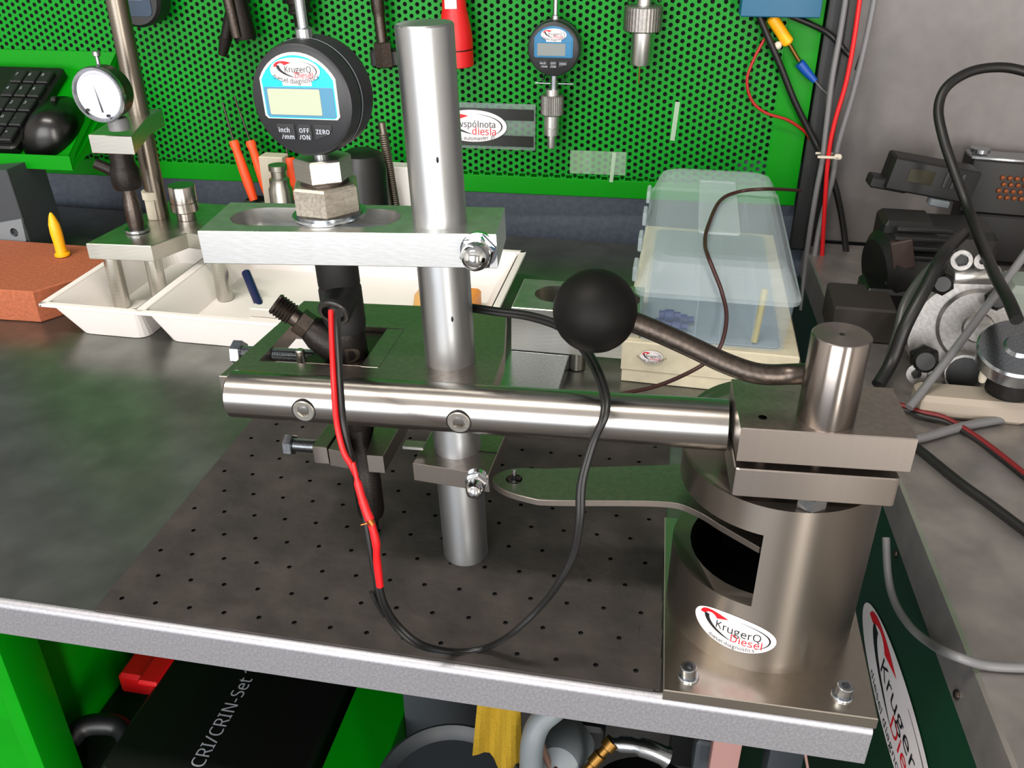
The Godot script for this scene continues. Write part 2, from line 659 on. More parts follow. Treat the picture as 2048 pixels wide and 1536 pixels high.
	M.grey_light = mt(Color(0.42, 0.45, 0.47), 0.5)
	M.brass = mt(Color(0.46, 0.34, 0.16), 0.4, 0.9)
	M.copper = mt(Color(0.80, 0.42, 0.22), 0.35, 1.0)
	M.pink = mt(Color(0.58, 0.44, 0.42), 0.6)
	M.cloth = grain(mt(Color(0.62, 0.50, 0.02), 0.9), 0.05, 49, 0.7, 1.1, V(80, 80, 80), 0.3)
	M.cream_white = mt(Color(0.62, 0.58, 0.53), 0.6)
	M.drum = spun(Color(0.56, 0.53, 0.50), 0.33)
	M.post = spun(Color(0.56, 0.53, 0.51), 0.25)
	M.column = spun(Color(0.70, 0.71, 0.72), 0.42)
	M.column.anisotropy = 0.45
	M.glow = mt(Color(0.9, 0.9, 0.9), 0.5)
	M.glow.emission_enabled = true
	M.glow.emission = Color(1.0, 0.97, 0.92)
	M.glow.emission_energy_multiplier = 0.8
	M.clear = mt(Color(0.70, 0.82, 0.72, 0.20), 0.12)
	M.clear.transparency = BaseMaterial3D.TRANSPARENCY_ALPHA
	M.frost = mt(Color(0.80, 0.86, 0.88, 0.32), 0.4)
	M.tub = mt(Color(0.72, 0.80, 0.86, 0.16), 0.3)
	M.tub.transparency = BaseMaterial3D.TRANSPARENCY_ALPHA
	M.cast = grain(mt(Color(0.58, 0.57, 0.56), 0.45, 1.0), 0.03, 51, 0.9, 1.08, V(30, 30, 30), 0.05)
	M.column_steel = grain(mt(Color(0.50, 0.47, 0.43), 0.34, 1.0), 0.05, 53, 0.92, 1.06, V(8, 300, 8))
	M.frost.transparency = BaseMaterial3D.TRANSPARENCY_ALPHA
	M.acrylic = mt(Color(0.55, 0.62, 0.60, 0.30), 0.08)
	M.acrylic.transparency = BaseMaterial3D.TRANSPARENCY_ALPHA
	M.tape = mt(Color(0.72, 0.82, 0.72, 0.45), 0.3)
	M.tape.transparency = BaseMaterial3D.TRANSPARENCY_ALPHA


func spun(col: Color, rough: float) -> StandardMaterial3D:
	var m := mt(col, rough, 1.0)
	m.anisotropy_enabled = true
	m.anisotropy = 0.75
	return m


func room() -> void:
	var s := S()
	box2(s, V(-2.6, -0.95, -1.30), V(2.4, -0.85, 2.6), 0.0)
	struct("floor", s, M.floor)
	s = S()
	box2(s, V(-2.6, 1.9, -1.30), V(2.4, 2.0, 2.6), 0.0)
	struct("ceiling", s, M.ceiling)
	s = S()
	box2(s, V(-2.6, -0.85, -1.30), V(2.4, 1.9, -1.20), 0.0)
	struct("wall_back", s, M.bluegrey)
	s = S()
	box2(s, V(-2.7, -0.95, -1.30), V(-2.6, 2.0, 2.6), 0.0)
	struct("wall_left", s, M.wall)
	s = S()
	box2(s, V(2.4, -0.95, -1.30), V(2.5, 2.0, 2.6), 0.0)
	struct("wall_right", s, M.wall)
	# the wall behind the photographer, with the open workshop doorway that lights the bench
	s = S()
	box2(s, V(-2.6, -0.85, 2.5), V(-2.1, 1.9, 2.6), 0.0)
	box2(s, V(0.2, -0.85, 2.5), V(1.0, 1.4, 2.6), 0.0)
	box2(s, V(-2.1, 1.5, 2.5), V(0.2, 1.9, 2.6), 0.0)
	box2(s, V(0.2, 1.4, 2.5), V(2.4, 1.9, 2.6), 0.0)
	box2(s, V(1.6, -0.85, 2.5), V(2.4, 1.4, 2.6), 0.0)
	struct("wall_front", s, M.wall)
	var o := thing("ceiling_lamp", "long white strip lamp under the ceiling above the bench", "lamp", V(-0.7, 1.9, 0.2))
	s = S()
	box(s, V(0, -0.03, 0), V(1.26, 0.06, 0.19))
	part("housing", s, M.white, o)
	s = S()
	box(s, V(0, -0.064, 0), V(1.2, 0.008, 0.15))
	part("diffuser", s, M.glow, o)


func workbench() -> void:
	var o := thing("workbench", "steel-topped workbench with a folded front edge carrying the clamp stand", "workbench", V(0, 0, 0))
	var s := S()
	# folded sheet: flat top, rounded front fold, lip
	var prof: Array[Vector2] = []
	var r := 0.004
	prof.append(Vector2(-1.03, 0.0))
	for i in 7:
		var a := PI / 2 - PI / 2 * i / 6
		prof.append(Vector2(-0.346 - r + cos(a) * r, -r + sin(a) * r))
	prof.append(Vector2(-0.346, -0.0252))
	var poly := PackedVector2Array()
	for p in prof:
		poly.append(Vector2(p.x, p.y))
	poly.append(Vector2(-0.350, -0.0252))
	poly.append(Vector2(-0.350, -0.02))
	poly.append(Vector2(-1.03, -0.02))
	# extruded along x: local x -> world z, local z -> world y, local y -> world x
	var T := Transform3D(Basis(V(0, 0, 1), V(1, 0, 0), V(0, 1, 0)), Vector3.ZERO)
	prism(s, poly, -1.35, 0.1252, T)
	part("top_sheet", s, M.bench, o)
	s = S()
	for i in 6:
		var a := PI / 2 - PI / 2 * i / 6
		var b := PI / 2 - PI / 2 * (i + 1) / 6
		var rr := 0.0046
		var p := Vector3(0, -r + sin(a) * rr, -0.346 - r + cos(a) * rr)
		var q := Vector3(0, -r + sin(b) * rr, -0.346 - r + cos(b) * rr)
		var na := Vector3(0, sin(a), cos(a))
		var nb := Vector3(0, sin(b), cos(b))
		quad(s, p + V(-1.35, 0, 0), p + V(0.1255, 0, 0), q + V(0.1255, 0, 0), q + V(-1.35, 0, 0), na, na, nb, nb)
	box2(s, V(-1.35, -0.0256, -0.3465), V(0.1255, -r, -0.3454), 0.0)
	part("front_lip", s, M.lip, o)
	s = S()
	box2(s, V(-1.33, -0.07, -1.02), V(0.11, -0.022, -0.98), 0.001)
	box2(s, V(-1.33, -0.80, -1.02), V(-1.29, -0.022, -0.98), 0.001)
	box2(s, V(0.07, -0.85, -1.02), V(0.11, -0.022, -0.98), 0.001)
	part("rear_frame", s, M.charcoal_dark, o)
	s = S()
	box2(s, V(-0.439, -0.85, -0.405), V(-0.4250, -0.022, -0.372), 0.001)
	box2(s, V(-0.80, -0.1475, -0.385), V(-0.4385, -0.022, -0.372), 0.001)
	part("front_frame", s, M.green, o)
	s = S()
	box2(s, V(-0.470, -0.85, -0.95), V(-0.455, -0.022, -0.412), 0.001)
	part("side_panel", s, M.green, o)
	s = S()
	box2(s, V(-0.80, -0.85, -0.405), V(-0.4395, -0.1510, -0.387), 0.001)
	part("drawer_front", s, M.green, o)
	# splash panel behind the bench
	s = S()
	box2(s, V(-1.35, -0.04, -1.075), V(0.16, 0.10, -1.06), 0.001)
	var sp := part("wall_splash", s, M.bluegrey, self)
	sp.name = "trim_1"
	sp.set_meta("kind", "structure")


func panel_T(off := 0.0) -> Transform3D:
	var b := Basis(Vector3.UP, deg_to_rad(2.5))
	return Transform3D(b, V(-0.3, 0, -1.03) + b.z * off)


func wall_panel() -> void:
	var T := panel_T()
	var o := thing("perforated_panel", "green perforated steel tool panel on the wall behind the bench", "tool panel", T.origin, T.basis)
	var s := S()
	# local x from -0.66 to 0.436, holes from y 0.072 upward
	var a := 0.00693
	perforated(s, 150, 50, a, 0.008, 0.0024, true, Transform3D(Basis.IDENTITY, V(-0.64, 0.073, 0)))
	var right := -0.64 + 150 * a
	part("perforated_sheet", s, M.green_sheet, o)
	s = S()
	box2(s, V(-0.64, 0.052, -0.02), V(right, 0.0732, 0.0005), 0.001)
	part("bottom_edge", s, M.green, o)
	s = S()
	box2(s, V(right - 0.0005, 0.052, -0.02), V(0.4355, 1.10, 0.0006), 0.001)
	part("side_edge", s, M.green, o)
	s = S()
	box2(s, V(-0.64, 0.4730, -0.02), V(right, 1.10, 0.0002), 0.0)
	part("top_sheet", s, M.upper_wall, o)
	s = S()
	box2(s, V(-0.66, 0.06, -0.02), V(right, 0.50, -0.014), 0.0)
	part("backing_sheet", s, M.backing, o)


func machine() -> void:
	var o := thing("machine_table", "stainless table of the test machine to the right of the bench", "machine table", V(0, 0, 0))
	var s := S()
	var e0 := Vector2(0.1535, -1.06)
	var e1 := Vector2(0.1925, -0.22)
	var poly := PackedVector2Array([e0, e1, Vector2(1.1, -0.18), Vector2(1.1, -1.06)])
	prism(s, poly, -0.033, 0.006, Transform3D.IDENTITY, 0.002)
	part("table_top", s, M.inox, o)
	s = S()
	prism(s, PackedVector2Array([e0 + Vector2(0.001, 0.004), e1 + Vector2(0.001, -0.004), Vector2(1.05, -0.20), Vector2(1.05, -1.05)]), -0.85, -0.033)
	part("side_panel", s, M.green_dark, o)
	for p in [V(0.1855, -0.0225, -0.4007), V(0.1780, -0.0339, -0.5376)]:
		s = S()
		rod(s, 0.003, 0.0, 0.0025, along(p + V(-0.001, 0, 0), V(-1, 0, 0.05)), 14, 0.0008)
		part("screw_head", s, M.dark_steel, o)
	# oval sticker on the side panel
	var c := V(0.1822, -0.118, -0.470)
	var dir := V(0.046, 0, 1.0).normalized()
	sticker(o, 0.055, 0.030, func(x, y, h): return c + dir * (x * 1.96) + Vector3.UP * (y + 0.06 * x) + V(-h - 0.001, 0, 0), "KrugerQ", "Diesel", "diesel diagnostics")
	s = S()
	box2(s, V(0.165, 0.006, -1.075), V(1.1, 1.2, -1.065), 0.002)
	var w := part("rear_cover", s, M.grey_metal, self)
	w.name = "trim_2"
	w.set_meta("kind", "structure")
	s = S()
	box2(s, V(0.137, 0.0, -1.058), V(0.166, 0.9, -1.045), 0.002)
	w = part("corner_strip", s, M.charcoal_dark, self)
	w.name = "trim_3"
	w.set_meta("kind", "structure")


func clamp_stand() -> void:
	var o := thing("clamp_stand", "steel clamp stand with a drum-shaped base and black ball-handled lever on the bench corner", "clamp stand", V(0.069, 0, -0.42))
	var c := V(0.069, 0, -0.42)
	var T := Transform3D(Basis.IDENTITY, -c)
	var s := S()
	prism(s, PackedVector2Array([Vector2(0.0122, -0.495), Vector2(0.1262, -0.495), Vector2(0.1265, -0.3462), Vector2(0.0172, -0.3452)]), 0.0004, 0.008, T, 0.0005)
	part("base_plate", s, M.brushed, o)
	for p in [V(0.0301, 0.0120, -0.3572), V(0.1101, 0.0120, -0.3590)]:
		s = S()
		lathe(s, [Vector2(0, 0), Vector2(0.0056, 0), Vector2(0.0058, 0.0006), Vector2(0.0054, 0.0012), Vector2(0, 0.0012)], 24, Transform3D(Basis.IDENTITY, V(p.x, 0.008, p.z) - c))
		part("washer", s, M.zinc, o)
		s = S()
		var A := Transform3D(Basis(V(0, 0, 1), 0.08 if p.x < 0.05 else -0.10), V(p.x, 0.009, p.z) - c)
		prism(s, circle(Vector2.ZERO, 0.0043, 24), 0.0, 0.0065, A, 0.0004, [hexa(0.0026)])
		prism(s, circle(Vector2.ZERO, 0.0041, 24), 0.0, 0.003, A)
		part("cap_screw", s, M.zinc, o)
	# drum with a window cut in its left front
	turned = true
	turned_about = Vector2.ZERO
	s = S()
	var R := 0.053
	var ri := 0.043
	var D := Transform3D(Basis.IDENTITY, V(0, 0, 0))
	prism(s, circle(Vector2.ZERO, R, 96), 0.008, 0.053, D, 0.0, [circle(Vector2.ZERO, ri, 64)])
	var arc := PackedVector2Array()
	for i in 61:
		var a := deg_to_rad(-12.0 + 222.0 * i / 60)
		arc.append(Vector2(sin(a), cos(a)) * R)
	for i in 61:
		var a := deg_to_rad(210.0 - 222.0 * i / 60)
		arc.append(Vector2(sin(a), cos(a)) * ri)
	prism(s, arc, 0.053, 0.100, D)
	prism(s, circle(Vector2.ZERO, R, 96), 0.100, 0.117, D)
	# raised rear half of the drum
	arc = PackedVector2Array()
	for i in 41:
		var a := deg_to_rad(94.0 + 172.0 * i / 40)
		arc.append(Vector2(sin(a), cos(a)) * R)
	prism(s, arc, 0.1165, 0.133, D, 0.0006)
	part("drum", s, M.drum, o)
	turned = false
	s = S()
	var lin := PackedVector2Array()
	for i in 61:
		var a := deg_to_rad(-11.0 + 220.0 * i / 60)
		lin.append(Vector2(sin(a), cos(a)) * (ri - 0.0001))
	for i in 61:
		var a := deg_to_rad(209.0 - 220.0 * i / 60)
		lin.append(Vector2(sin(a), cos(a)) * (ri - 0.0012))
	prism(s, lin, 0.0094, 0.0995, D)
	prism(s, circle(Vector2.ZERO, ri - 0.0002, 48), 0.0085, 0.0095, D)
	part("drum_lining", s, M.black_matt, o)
	sticker(o, 0.0232, 0.0118, func(x, y, h):
		var a: float = deg_to_rad(-20.0) + x / R
		return V(sin(a) * (R + h), 0.0315 + y - 0.03 * x, cos(a) * (R + h)), "KrugerQ", "Diesel", "diesel diagnostics")
	# flat lever reaching out of the window
	s = S()
	var lv := PackedVector2Array()
	var y := 0.082
	for p in smooth([V(-0.0610, 0.0820, -0.4311), V(-0.0784, 0.0820, -0.4283), V(-0.0881, 0.0820, -0.4203), V(-0.0887, 0.0820, -0.4132), V(-0.0806, 0.0820, -0.4058), V(-0.0648, 0.0820, -0.4011), V(-0.0508, 0.0820, -0.4014), V(0.0067, 0.0820, -0.4112), V(0.0245, 0.0820, -0.4077), V(0.0392, 0.0820, -0.3962)], 5):
		lv.append(Vector2(p.x - c.x, p.z - c.z))
	lv.append(Vector2(-0.010, 0.039))
	lv.append(Vector2(0.015, 0.032))
	lv.append(Vector2(0.015, -0.02))
	lv.append(Vector2(-0.045, -0.032))
	var hp := V(-0.0769, 0.0820, -0.4174)
	prism(s, lv, 0.078, y, D, 0.0003, [circle(Vector2(hp.x - c.x, hp.z - c.z), 0.0048, 20)])
	part("flat_lever", s, M.ground, o)
	s = S()
	rod(s, 0.0013, 0.074, 0.088, Transform3D(Basis.IDENTITY, V(hp.x - c.x, 0, hp.z - c.z - 0.001)), 14)
	rod(s, 0.0046, 0.073, 0.0765, Transform3D(Basis.IDENTITY, V(hp.x - c.x, 0, hp.z - c.z)), 20)
	part("lever_pin", s, M.zinc, o)
	# split clamp block
	var B := Transform3D(Basis(Vector3.UP, 0.066), V(0.0766, 0, -0.389) - c)
	s = S()
	prism(s, rect(-0.0392, -0.0236, 0.0392, 0.0236), 0.1455, 0.164, B, 0.0005, [circle(Vector2(-0.0282, 0.0128), 0.0021, 16)])
	part("upper_jaw", s, M.ground, o)
	s = S()
	prism(s, rect(-0.0392, -0.0236, 0.0365, 0.0232, 0.002, 2), 0.1252, 0.1412, B, 0.0006)
	part("lower_jaw", s, M.ground, o)
	s = S()
	box(s, V(0, 0.1434, -0.012), V(0.074, 0.0046, 0.02), B, 0.0)
	for x in [-0.026, 0.0]:
		rod(s, 0.0035, 0.140, 0.147, B * Transform3D(Basis.IDENTITY, V(x, 0, 0.012)), 16)
	part("jaw_web", s, M.dark_steel, o)
	s = S()
	var bp := V(0.0780, 0.1212, -0.3687)
	prism(s, hexa(0.0078, 0.5), 0.1172, 0.1250, Transform3D(Basis.IDENTITY, V(bp.x - c.x, 0, bp.z - c.z - 0.006)), 0.0006)
	part("hex_bolt", s, M.zinc, o)
	s = S()
	rod(s, 0.011, 0.1168, 0.1256, Transform3D(Basis.IDENTITY, V(-0.012, 0, 0.022)), 24)
	part("spacer", s, M.dark_steel, o)
	# pivot post and handle
	s = S()
	var pp := V(0.0781, 0, -0.3795) - c
	turned = true
	turned_about = Vector2(pp.x, pp.z)
	lathe(s, [Vector2(0, 0.1635), Vector2(0.0128, 0.1635), Vector2(0.0131, 0.1648), Vector2(0.0131, 0.2068), Vector2(0.0126, 0.2075), Vector2(0.0011, 0.2075), Vector2(0.0006, 0.2066), Vector2(0, 0.2066)], 48, Transform3D(Basis.IDENTITY, pp))
	part("pivot_post", s, M.post, o)
	turned = false
	s = S()
	lathe(s, [Vector2(0, 0.20755), Vector2(0.0012, 0.20762)], 12, Transform3D(Basis.IDENTITY, pp))
	part("centre_mark", s, M.black, o)
	s = S()
	var hd := smooth([pp + V(0, 0.188, 0), V(0.0630, 0.1793, -0.3914) - c, V(0.0470, 0.1784, -0.3902) - c, V(0.0315, 0.1816, -0.3914) - c, V(0.0132, 0.1884, -0.3931) - c, V(-0.0065, 0.1959, -0.3937) - c, V(-0.0247, 0.2019, -0.3938) - c], 7)
	tube(s, hd, 0.0051, 18)
	part("handle_rod", s, M.dark_steel, o)
	s = S()
	ball(s, V(-0.0331, 0.2032, -0.3930) - c, 0.0203, 48)
	part("ball_knob", s, M.knob, o)


var HT := Transform3D()


func injector_holder() -> void:
	HT = Transform3D(Basis(V(0, 0, 1), 0.038), V(0.040, 0.145, -0.396))
	var o := thing("injector_holder", "steel injector holder of round bar, plates and column clamped in the stand", "injector holder", HT.origin, HT.basis)
	var s := S()
	# round bar with two countersunk screws
	var r := 0.0131
	var BX := Transform3D(Basis(V(0, 1, 0), V(-1, 0, 0), V(0, 0, 1)), Vector3.ZERO)
	lathe(s, [Vector2(0, 0.0043), Vector2(r, 0.0043), Vector2(r, 0.2707), Vector2(r - 0.001, 0.2718), Vector2(0, 0.2718)], 64, BX)
	part("round_bar", s, M.turned, o)
	for q in [V(-0.2248, -0.0002, 0.0125), V(-0.1398, -0.0006, 0.0125)]:
		var A := along(V(q.x, q.y, 0.0075), V(0, q.y * 0.6, 0.0125))
		s = S()
		prism(s, circle(Vector2.ZERO, 0.0062, 28), 0.0, 0.0062, A, 0.0005, [hexa(0.0036, 0.3)])
		prism(s, circle(Vector2.ZERO, 0.006, 24), -0.003, 0.003, A)
		var sc := part("countersunk_screw", s, M.steel, o)
		s = S()
		prism(s, hexa(0.0035, 0.3), 0.003, 0.0038, A)
		part("hex_socket", s, M.black, sc)
		s = S()
		prism(s, circle(Vector2.ZERO, 0.0068, 28), 0.0, 0.0057, A, 0.0, [circle(Vector2.ZERO, 0.0062, 28)])
		part("screw_recess", s, M.black, o)
	# main plate with a square window
	s = S()
	prism(s, PackedVector2Array([Vector2(-0.2845, -0.0105), Vector2(-0.2765, -0.1165), Vector2(-0.1395, -0.1165), Vector2(-0.1292, -0.056), Vector2(-0.1272, -0.0105)]), -0.0065, 0.0045, Transform3D.IDENTITY, 0.0004, [rect(-0.2695, -0.082, -0.1965, -0.0305)])
	part("main_plate", s, M.ground, o)
	s = S()
	box2(s, V(-0.2078, -0.0062, -0.0815), V(-0.1970, 0.0043, -0.031), 0.0003)
	part("slide_jaw", s, M.ground, o)
	s = S()
	prism(s, rect(-0.2455, -0.080, -0.2083, -0.0370), -0.0062, 0.0015, Transform3D.IDENTITY, 0.0003, [circle(Vector2(-0.2215, -0.050), 0.0116, 28)])
	part("fixed_jaw", s, M.dark_steel, o)
	s = S()
	var bolt := along(V(-0.2895, -0.001, -0.050), V(1, 0, 0))
	prism(s, hexa(0.0075, 0.2), -0.006, 0.0005, bolt, 0.0005)
	lathe(s, threads(0.0042, 0.0, 0.046, 0.0011), 20, bolt)
	part("jaw_bolt", s, M.zinc, o)
	s = S()
	rod(s, 0.0027, -0.008, 0.0095, Transform3D(Basis.IDENTITY, V(-0.2465, 0, -0.038)), 20)
	part("stop_pin", s, M.steel, o)
	# column
	s = S()
	turned = true
	turned_about = Vector2(-0.1583, -0.0455)
	rod(s, 0.0143, -0.1375, 0.185, Transform3D(Basis.IDENTITY, V(-0.1583, 0, -0.0455)), 64, 0.0009)
	part("column", s, M.column, o)
	turned = false
	s = S()
	for e in [[0.123, 0.15, 0.004], [0.036, 0.24, 0.0035]]:
		var a: float = e[1] + 0.22
		lathe(s, [Vector2(0, 0), Vector2(0.0007, 0.0001), Vector2(0.0, 0.0003)], 8, along(V(-0.1583 + sin(a) * 0.0143, e[0], -0.0455 + cos(a) * 0.0143), V(sin(a), 0, cos(a))) * Transform3D(Basis.from_scale(V(2.4, 1, 1)), Vector3.ZERO))
	part("scratch_mark", s, M.print_black, o)
	# upper clamp plate with a long slot
	s = S()
	prism(s, PackedVector2Array([Vector2(-0.2837, -0.0192), Vector2(-0.1240, -0.0268), Vector2(-0.1280, -0.0700), Vector2(-0.2890, -0.0683)]), 0.0687, 0.087, Transform3D.IDENTITY, 0.0004, [slot(Vector2(-0.2615, -0.0455), Vector2(-0.1955, -0.0475), 0.0150)])
	part("upper_plate", s, M.alu, o)
	s = S()
	var an := along(V(-0.1332, 0.0788, -0.0260), V(0.03, 0, 1))
	lathe(s, [Vector2(0, -0.002), Vector2(0.0094, -0.002), Vector2(0.0096, 0.0004), Vector2(0.0096, 0.0012), Vector2(0.0, 0.0012)], 28, an)
	prism(s, hexa(0.0092, 0.3), 0.0012, 0.0075, an, 0.001)
	lathe(s, [Vector2(0.0074, 0.0075), Vector2(0.0074, 0.010), Vector2(0.0062, 0.0135), Vector2(0.0038, 0.0158), Vector2(0.0012, 0.0166), Vector2(0, 0.0167)], 28, an)
	part("cap_nut", s, M.chrome, o)
	# lower clamp plate on the column
	s = S()
	prism(s, PackedVector2Array([Vector2(-0.1805, -0.0245), Vector2(-0.1335, -0.0185), Vector2(-0.1320, -0.0640), Vector2(-0.1780, -0.0700)]), -0.0675, -0.055, Transform3D.IDENTITY, 0.0004)
	part("lower_plate", s, M.ground, o)
	s = S()
	box2(s, V(-0.1442, -0.0552, -0.0415), V(-0.1332, -0.0545, -0.0405), 0.0)
	part("saw_cut", s, M.black, o)
	s = S()
	an = along(V(-0.1404, -0.0588, -0.0170), V(0.10, 0, 1))
	lathe(s, [Vector2(0, -0.003), Vector2(0.0068, -0.003), Vector2(0.0068, 0.0006), Vector2(0.0, 0.0006)], 24, an)
	prism(s, hexa(0.0066, 0.25), 0.0006, 0.0056, an, 0.0008)
	lathe(s, [Vector2(0.0052, 0.0056), Vector2(0.0052, 0.0095), Vector2(0.0042, 0.0122), Vector2(0.0022, 0.0136), Vector2(0, 0.0139)], 24, an)
	part("cap_nut", s, M.chrome, o)
	# lower injector clamp: two jaws either side of the injector and a pulling bolt
	s = S()
	box2(s, V(-0.2450, -0.064, -0.074), V(-0.2356, -0.052, -0.0295), 0.0003)
	part("clamp_jaw", s, M.ground, o)
	s = S()
	prism(s, PackedVector2Array([Vector2(-0.2340, -0.074), Vector2(-0.1985, -0.074), Vector2(-0.1985, -0.0245), Vector2(-0.2085, -0.0245), Vector2(-0.2128, -0.048), Vector2(-0.2150, -0.0580), Vector2(-0.2280, -0.0580), Vector2(-0.2304, -0.048), Vector2(-0.2222, -0.0262), Vector2(-0.2340, -0.0280)]), -0.064, -0.052, Transform3D.IDENTITY, 0.0003)
	part("clamp_block", s, M.ground, o)
	s = S()
	bolt = along(V(-0.2610, -0.0565, -0.0365), V(1, 0, 0))
	prism(s, hexa(0.0068, 0.1), -0.0045, 0.001, bolt, 0.0005)
	lathe(s, threads(0.0041, 0.0, 0.018, 0.0010), 20, bolt)
	part("clamp_bolt", s, M.zinc, o)
	s = S()
	box2(s, V(-0.1892, -0.0500, -0.0353) + V(0, -0.002, -0.006), V(-0.1763, -0.0500, -0.0337) + V(0, 0, 0), 0.0003)
	part("stop_block", s, M.alu, o)


# a round digital dial gauge; local z is the face normal, y is up along the stem, origin at the face centre
func digital_gauge(called: String, label: String, at: Vector3, b: Basis, lab: Material, scr: Material, near: bool) -> Node3D:
	var o := thing(called, label, "dial gauge", at, b)
	var Z := Transform3D(Basis(V(1, 0, 0), V(0, 0, 1), V(0, -1, 0)), Vector3.ZERO)   # y of the lathe becomes z
	var s := S()
	var R := 0.0285
	lathe(s, [Vector2(0, -0.026), Vector2(R - 0.002, -0.026), Vector2(R, -0.024), Vector2(R, -0.011), Vector2(R - 0.0004, -0.0102), Vector2(R - 0.0004, -0.0098), Vector2(R, -0.009), Vector2(R, -0.006), Vector2(R - 0.0012, -0.0012), Vector2(R - 0.0030, 0.0), Vector2(0, 0.0)], 64, Z)
	part("case", s, M.gauge_case, o)
	s = S()
	lathe(s, [Vector2(R + 0.0001, -0.0115), Vector2(R + 0.0003, -0.0110), Vector2(R + 0.0001, -0.0105)], 64, Z)
	part("case_seam", s, M.grey_light, o)
	# label: arched top, straight sides
	var shape := func(k: float) -> PackedVector2Array:
		var p := PackedVector2Array()
		var w := 0.0208 * k
		p.append(Vector2(-w + 0.0015, -0.0085 * k))
		p.append(Vector2(w - 0.0015, -0.0085 * k))
		p.append(Vector2(w, -0.0070 * k))
		for i in 17:
			var a := deg_to_rad(28.0 + 124.0 * i / 16)
			p.append(Vector2(cos(a) * 0.0236, sin(a) * 0.0236) * k)
		p.append(Vector2(-w, -0.0070 * k))
		return p
	var F := Transform3D(Basis(V(1, 0, 0), V(0, 0, 1), V(0, 1, 0)), Vector3.ZERO)
	var face := func(s2: SurfaceTool, poly: PackedVector2Array, z0: float, z1: float) -> void:
		prism(s2, poly, z0, z1, Transform3D(Basis(V(1, 0, 0), V(0, 0, 1), V(0, 1, 0)), Vector3.ZERO), 0.0002)
	s = S()
	face.call(s, shape.call(1.0), -0.0005, 0.0007)
	var lb := part("label_rim", s, M.white if near else lab, o)
	s = S()
	face.call(s, shape.call(0.945), 0.0006, 0.0009)
	part("label", s, lab, lb)
	s = S()
	face.call(s, rect(-0.0192, -0.0076, 0.0192, 0.0072, 0.001), 0.0007, 0.0011)
	var sr := part("screen_frame", s, M.screen_rim if near else lab, o)
	s = S()
	face.call(s, rect(-0.0172, -0.0064, 0.0118 if near else 0.0128, 0.0063, 0.0008), 0.0010, 0.0013)
	part("screen", s, scr, sr)
	s = S()
	face.call(s, rect(-0.008, 0.0078, 0.008, 0.0110), 0.0008, 0.0011)
	part("name_tag", s, M.white, o)
	sticker(o, 0.0136, 0.0062, func(x, y, h): return V(x, y + 0.0150, 0.0011 + h), "KrugerQ", "Diesel", "diesel diagnostics")
	# keys
	var texts := [["inch", "/mm"], ["OFF", "/ON"], ["ZERO", ""]]
	for i in 3:
		s = S()
		var cx := -0.0105 + 0.0105 * i
		var kp: PackedVector2Array
		if i == 1:
			kp = rect(-0.0040, -0.0192, 0.0040, -0.0112, 0.0012)
		else:
			var m := -1.0 if i == 0 else 1.0
			kp = PackedVector2Array([Vector2(cx - m * 0.005, -0.0112), Vector2(cx + m * 0.0050, -0.0112), Vector2(cx + m * 0.0052, -0.0130), Vector2(cx + m * 0.003, -0.0160), Vector2(cx - m * 0.005, -0.0188)])
		face.call(s, kp, -0.0002, 0.0006)
		var key := part("key", s, M.gauge_key, o)
		s = S()
		var kx := 0.0 if i == 1 else cx
		letters(s, texts[i][0], 0.0030, func(x, y): return V(x + kx - (0.0008 if i == 0 else 0.0), y - (0.0141 if i < 2 else 0.0145), 0.0009), true)
		if texts[i][1] != "":
			letters(s, texts[i][1], 0.0030, func(x, y): return V(x + kx + (0.001 if i == 0 else 0.0), y - 0.0175, 0.0009), true)
		part("lettering", s, M.print_grey, key)
	s = S()
	var A := Transform3D(Basis.IDENTITY, V(0, R - 0.001, -0.013))
	rod(s, 0.0042, 0.0, 0.0055, A, 24)
	rod(s, 0.0026, 0.005, 0.030, A, 20)
	rod(s, 0.0046, 0.028, 0.034, A, 20)
	part("plunger_cap", s, M.zinc, o)
	s = S()
	rod(s, 0.0040, -0.022 if not near else -0.016, 0.003, Transform3D(Basis.IDENTITY, V(0, -R, -0.013)), 24)
	part("stem", s, M.zinc, o)
	return o


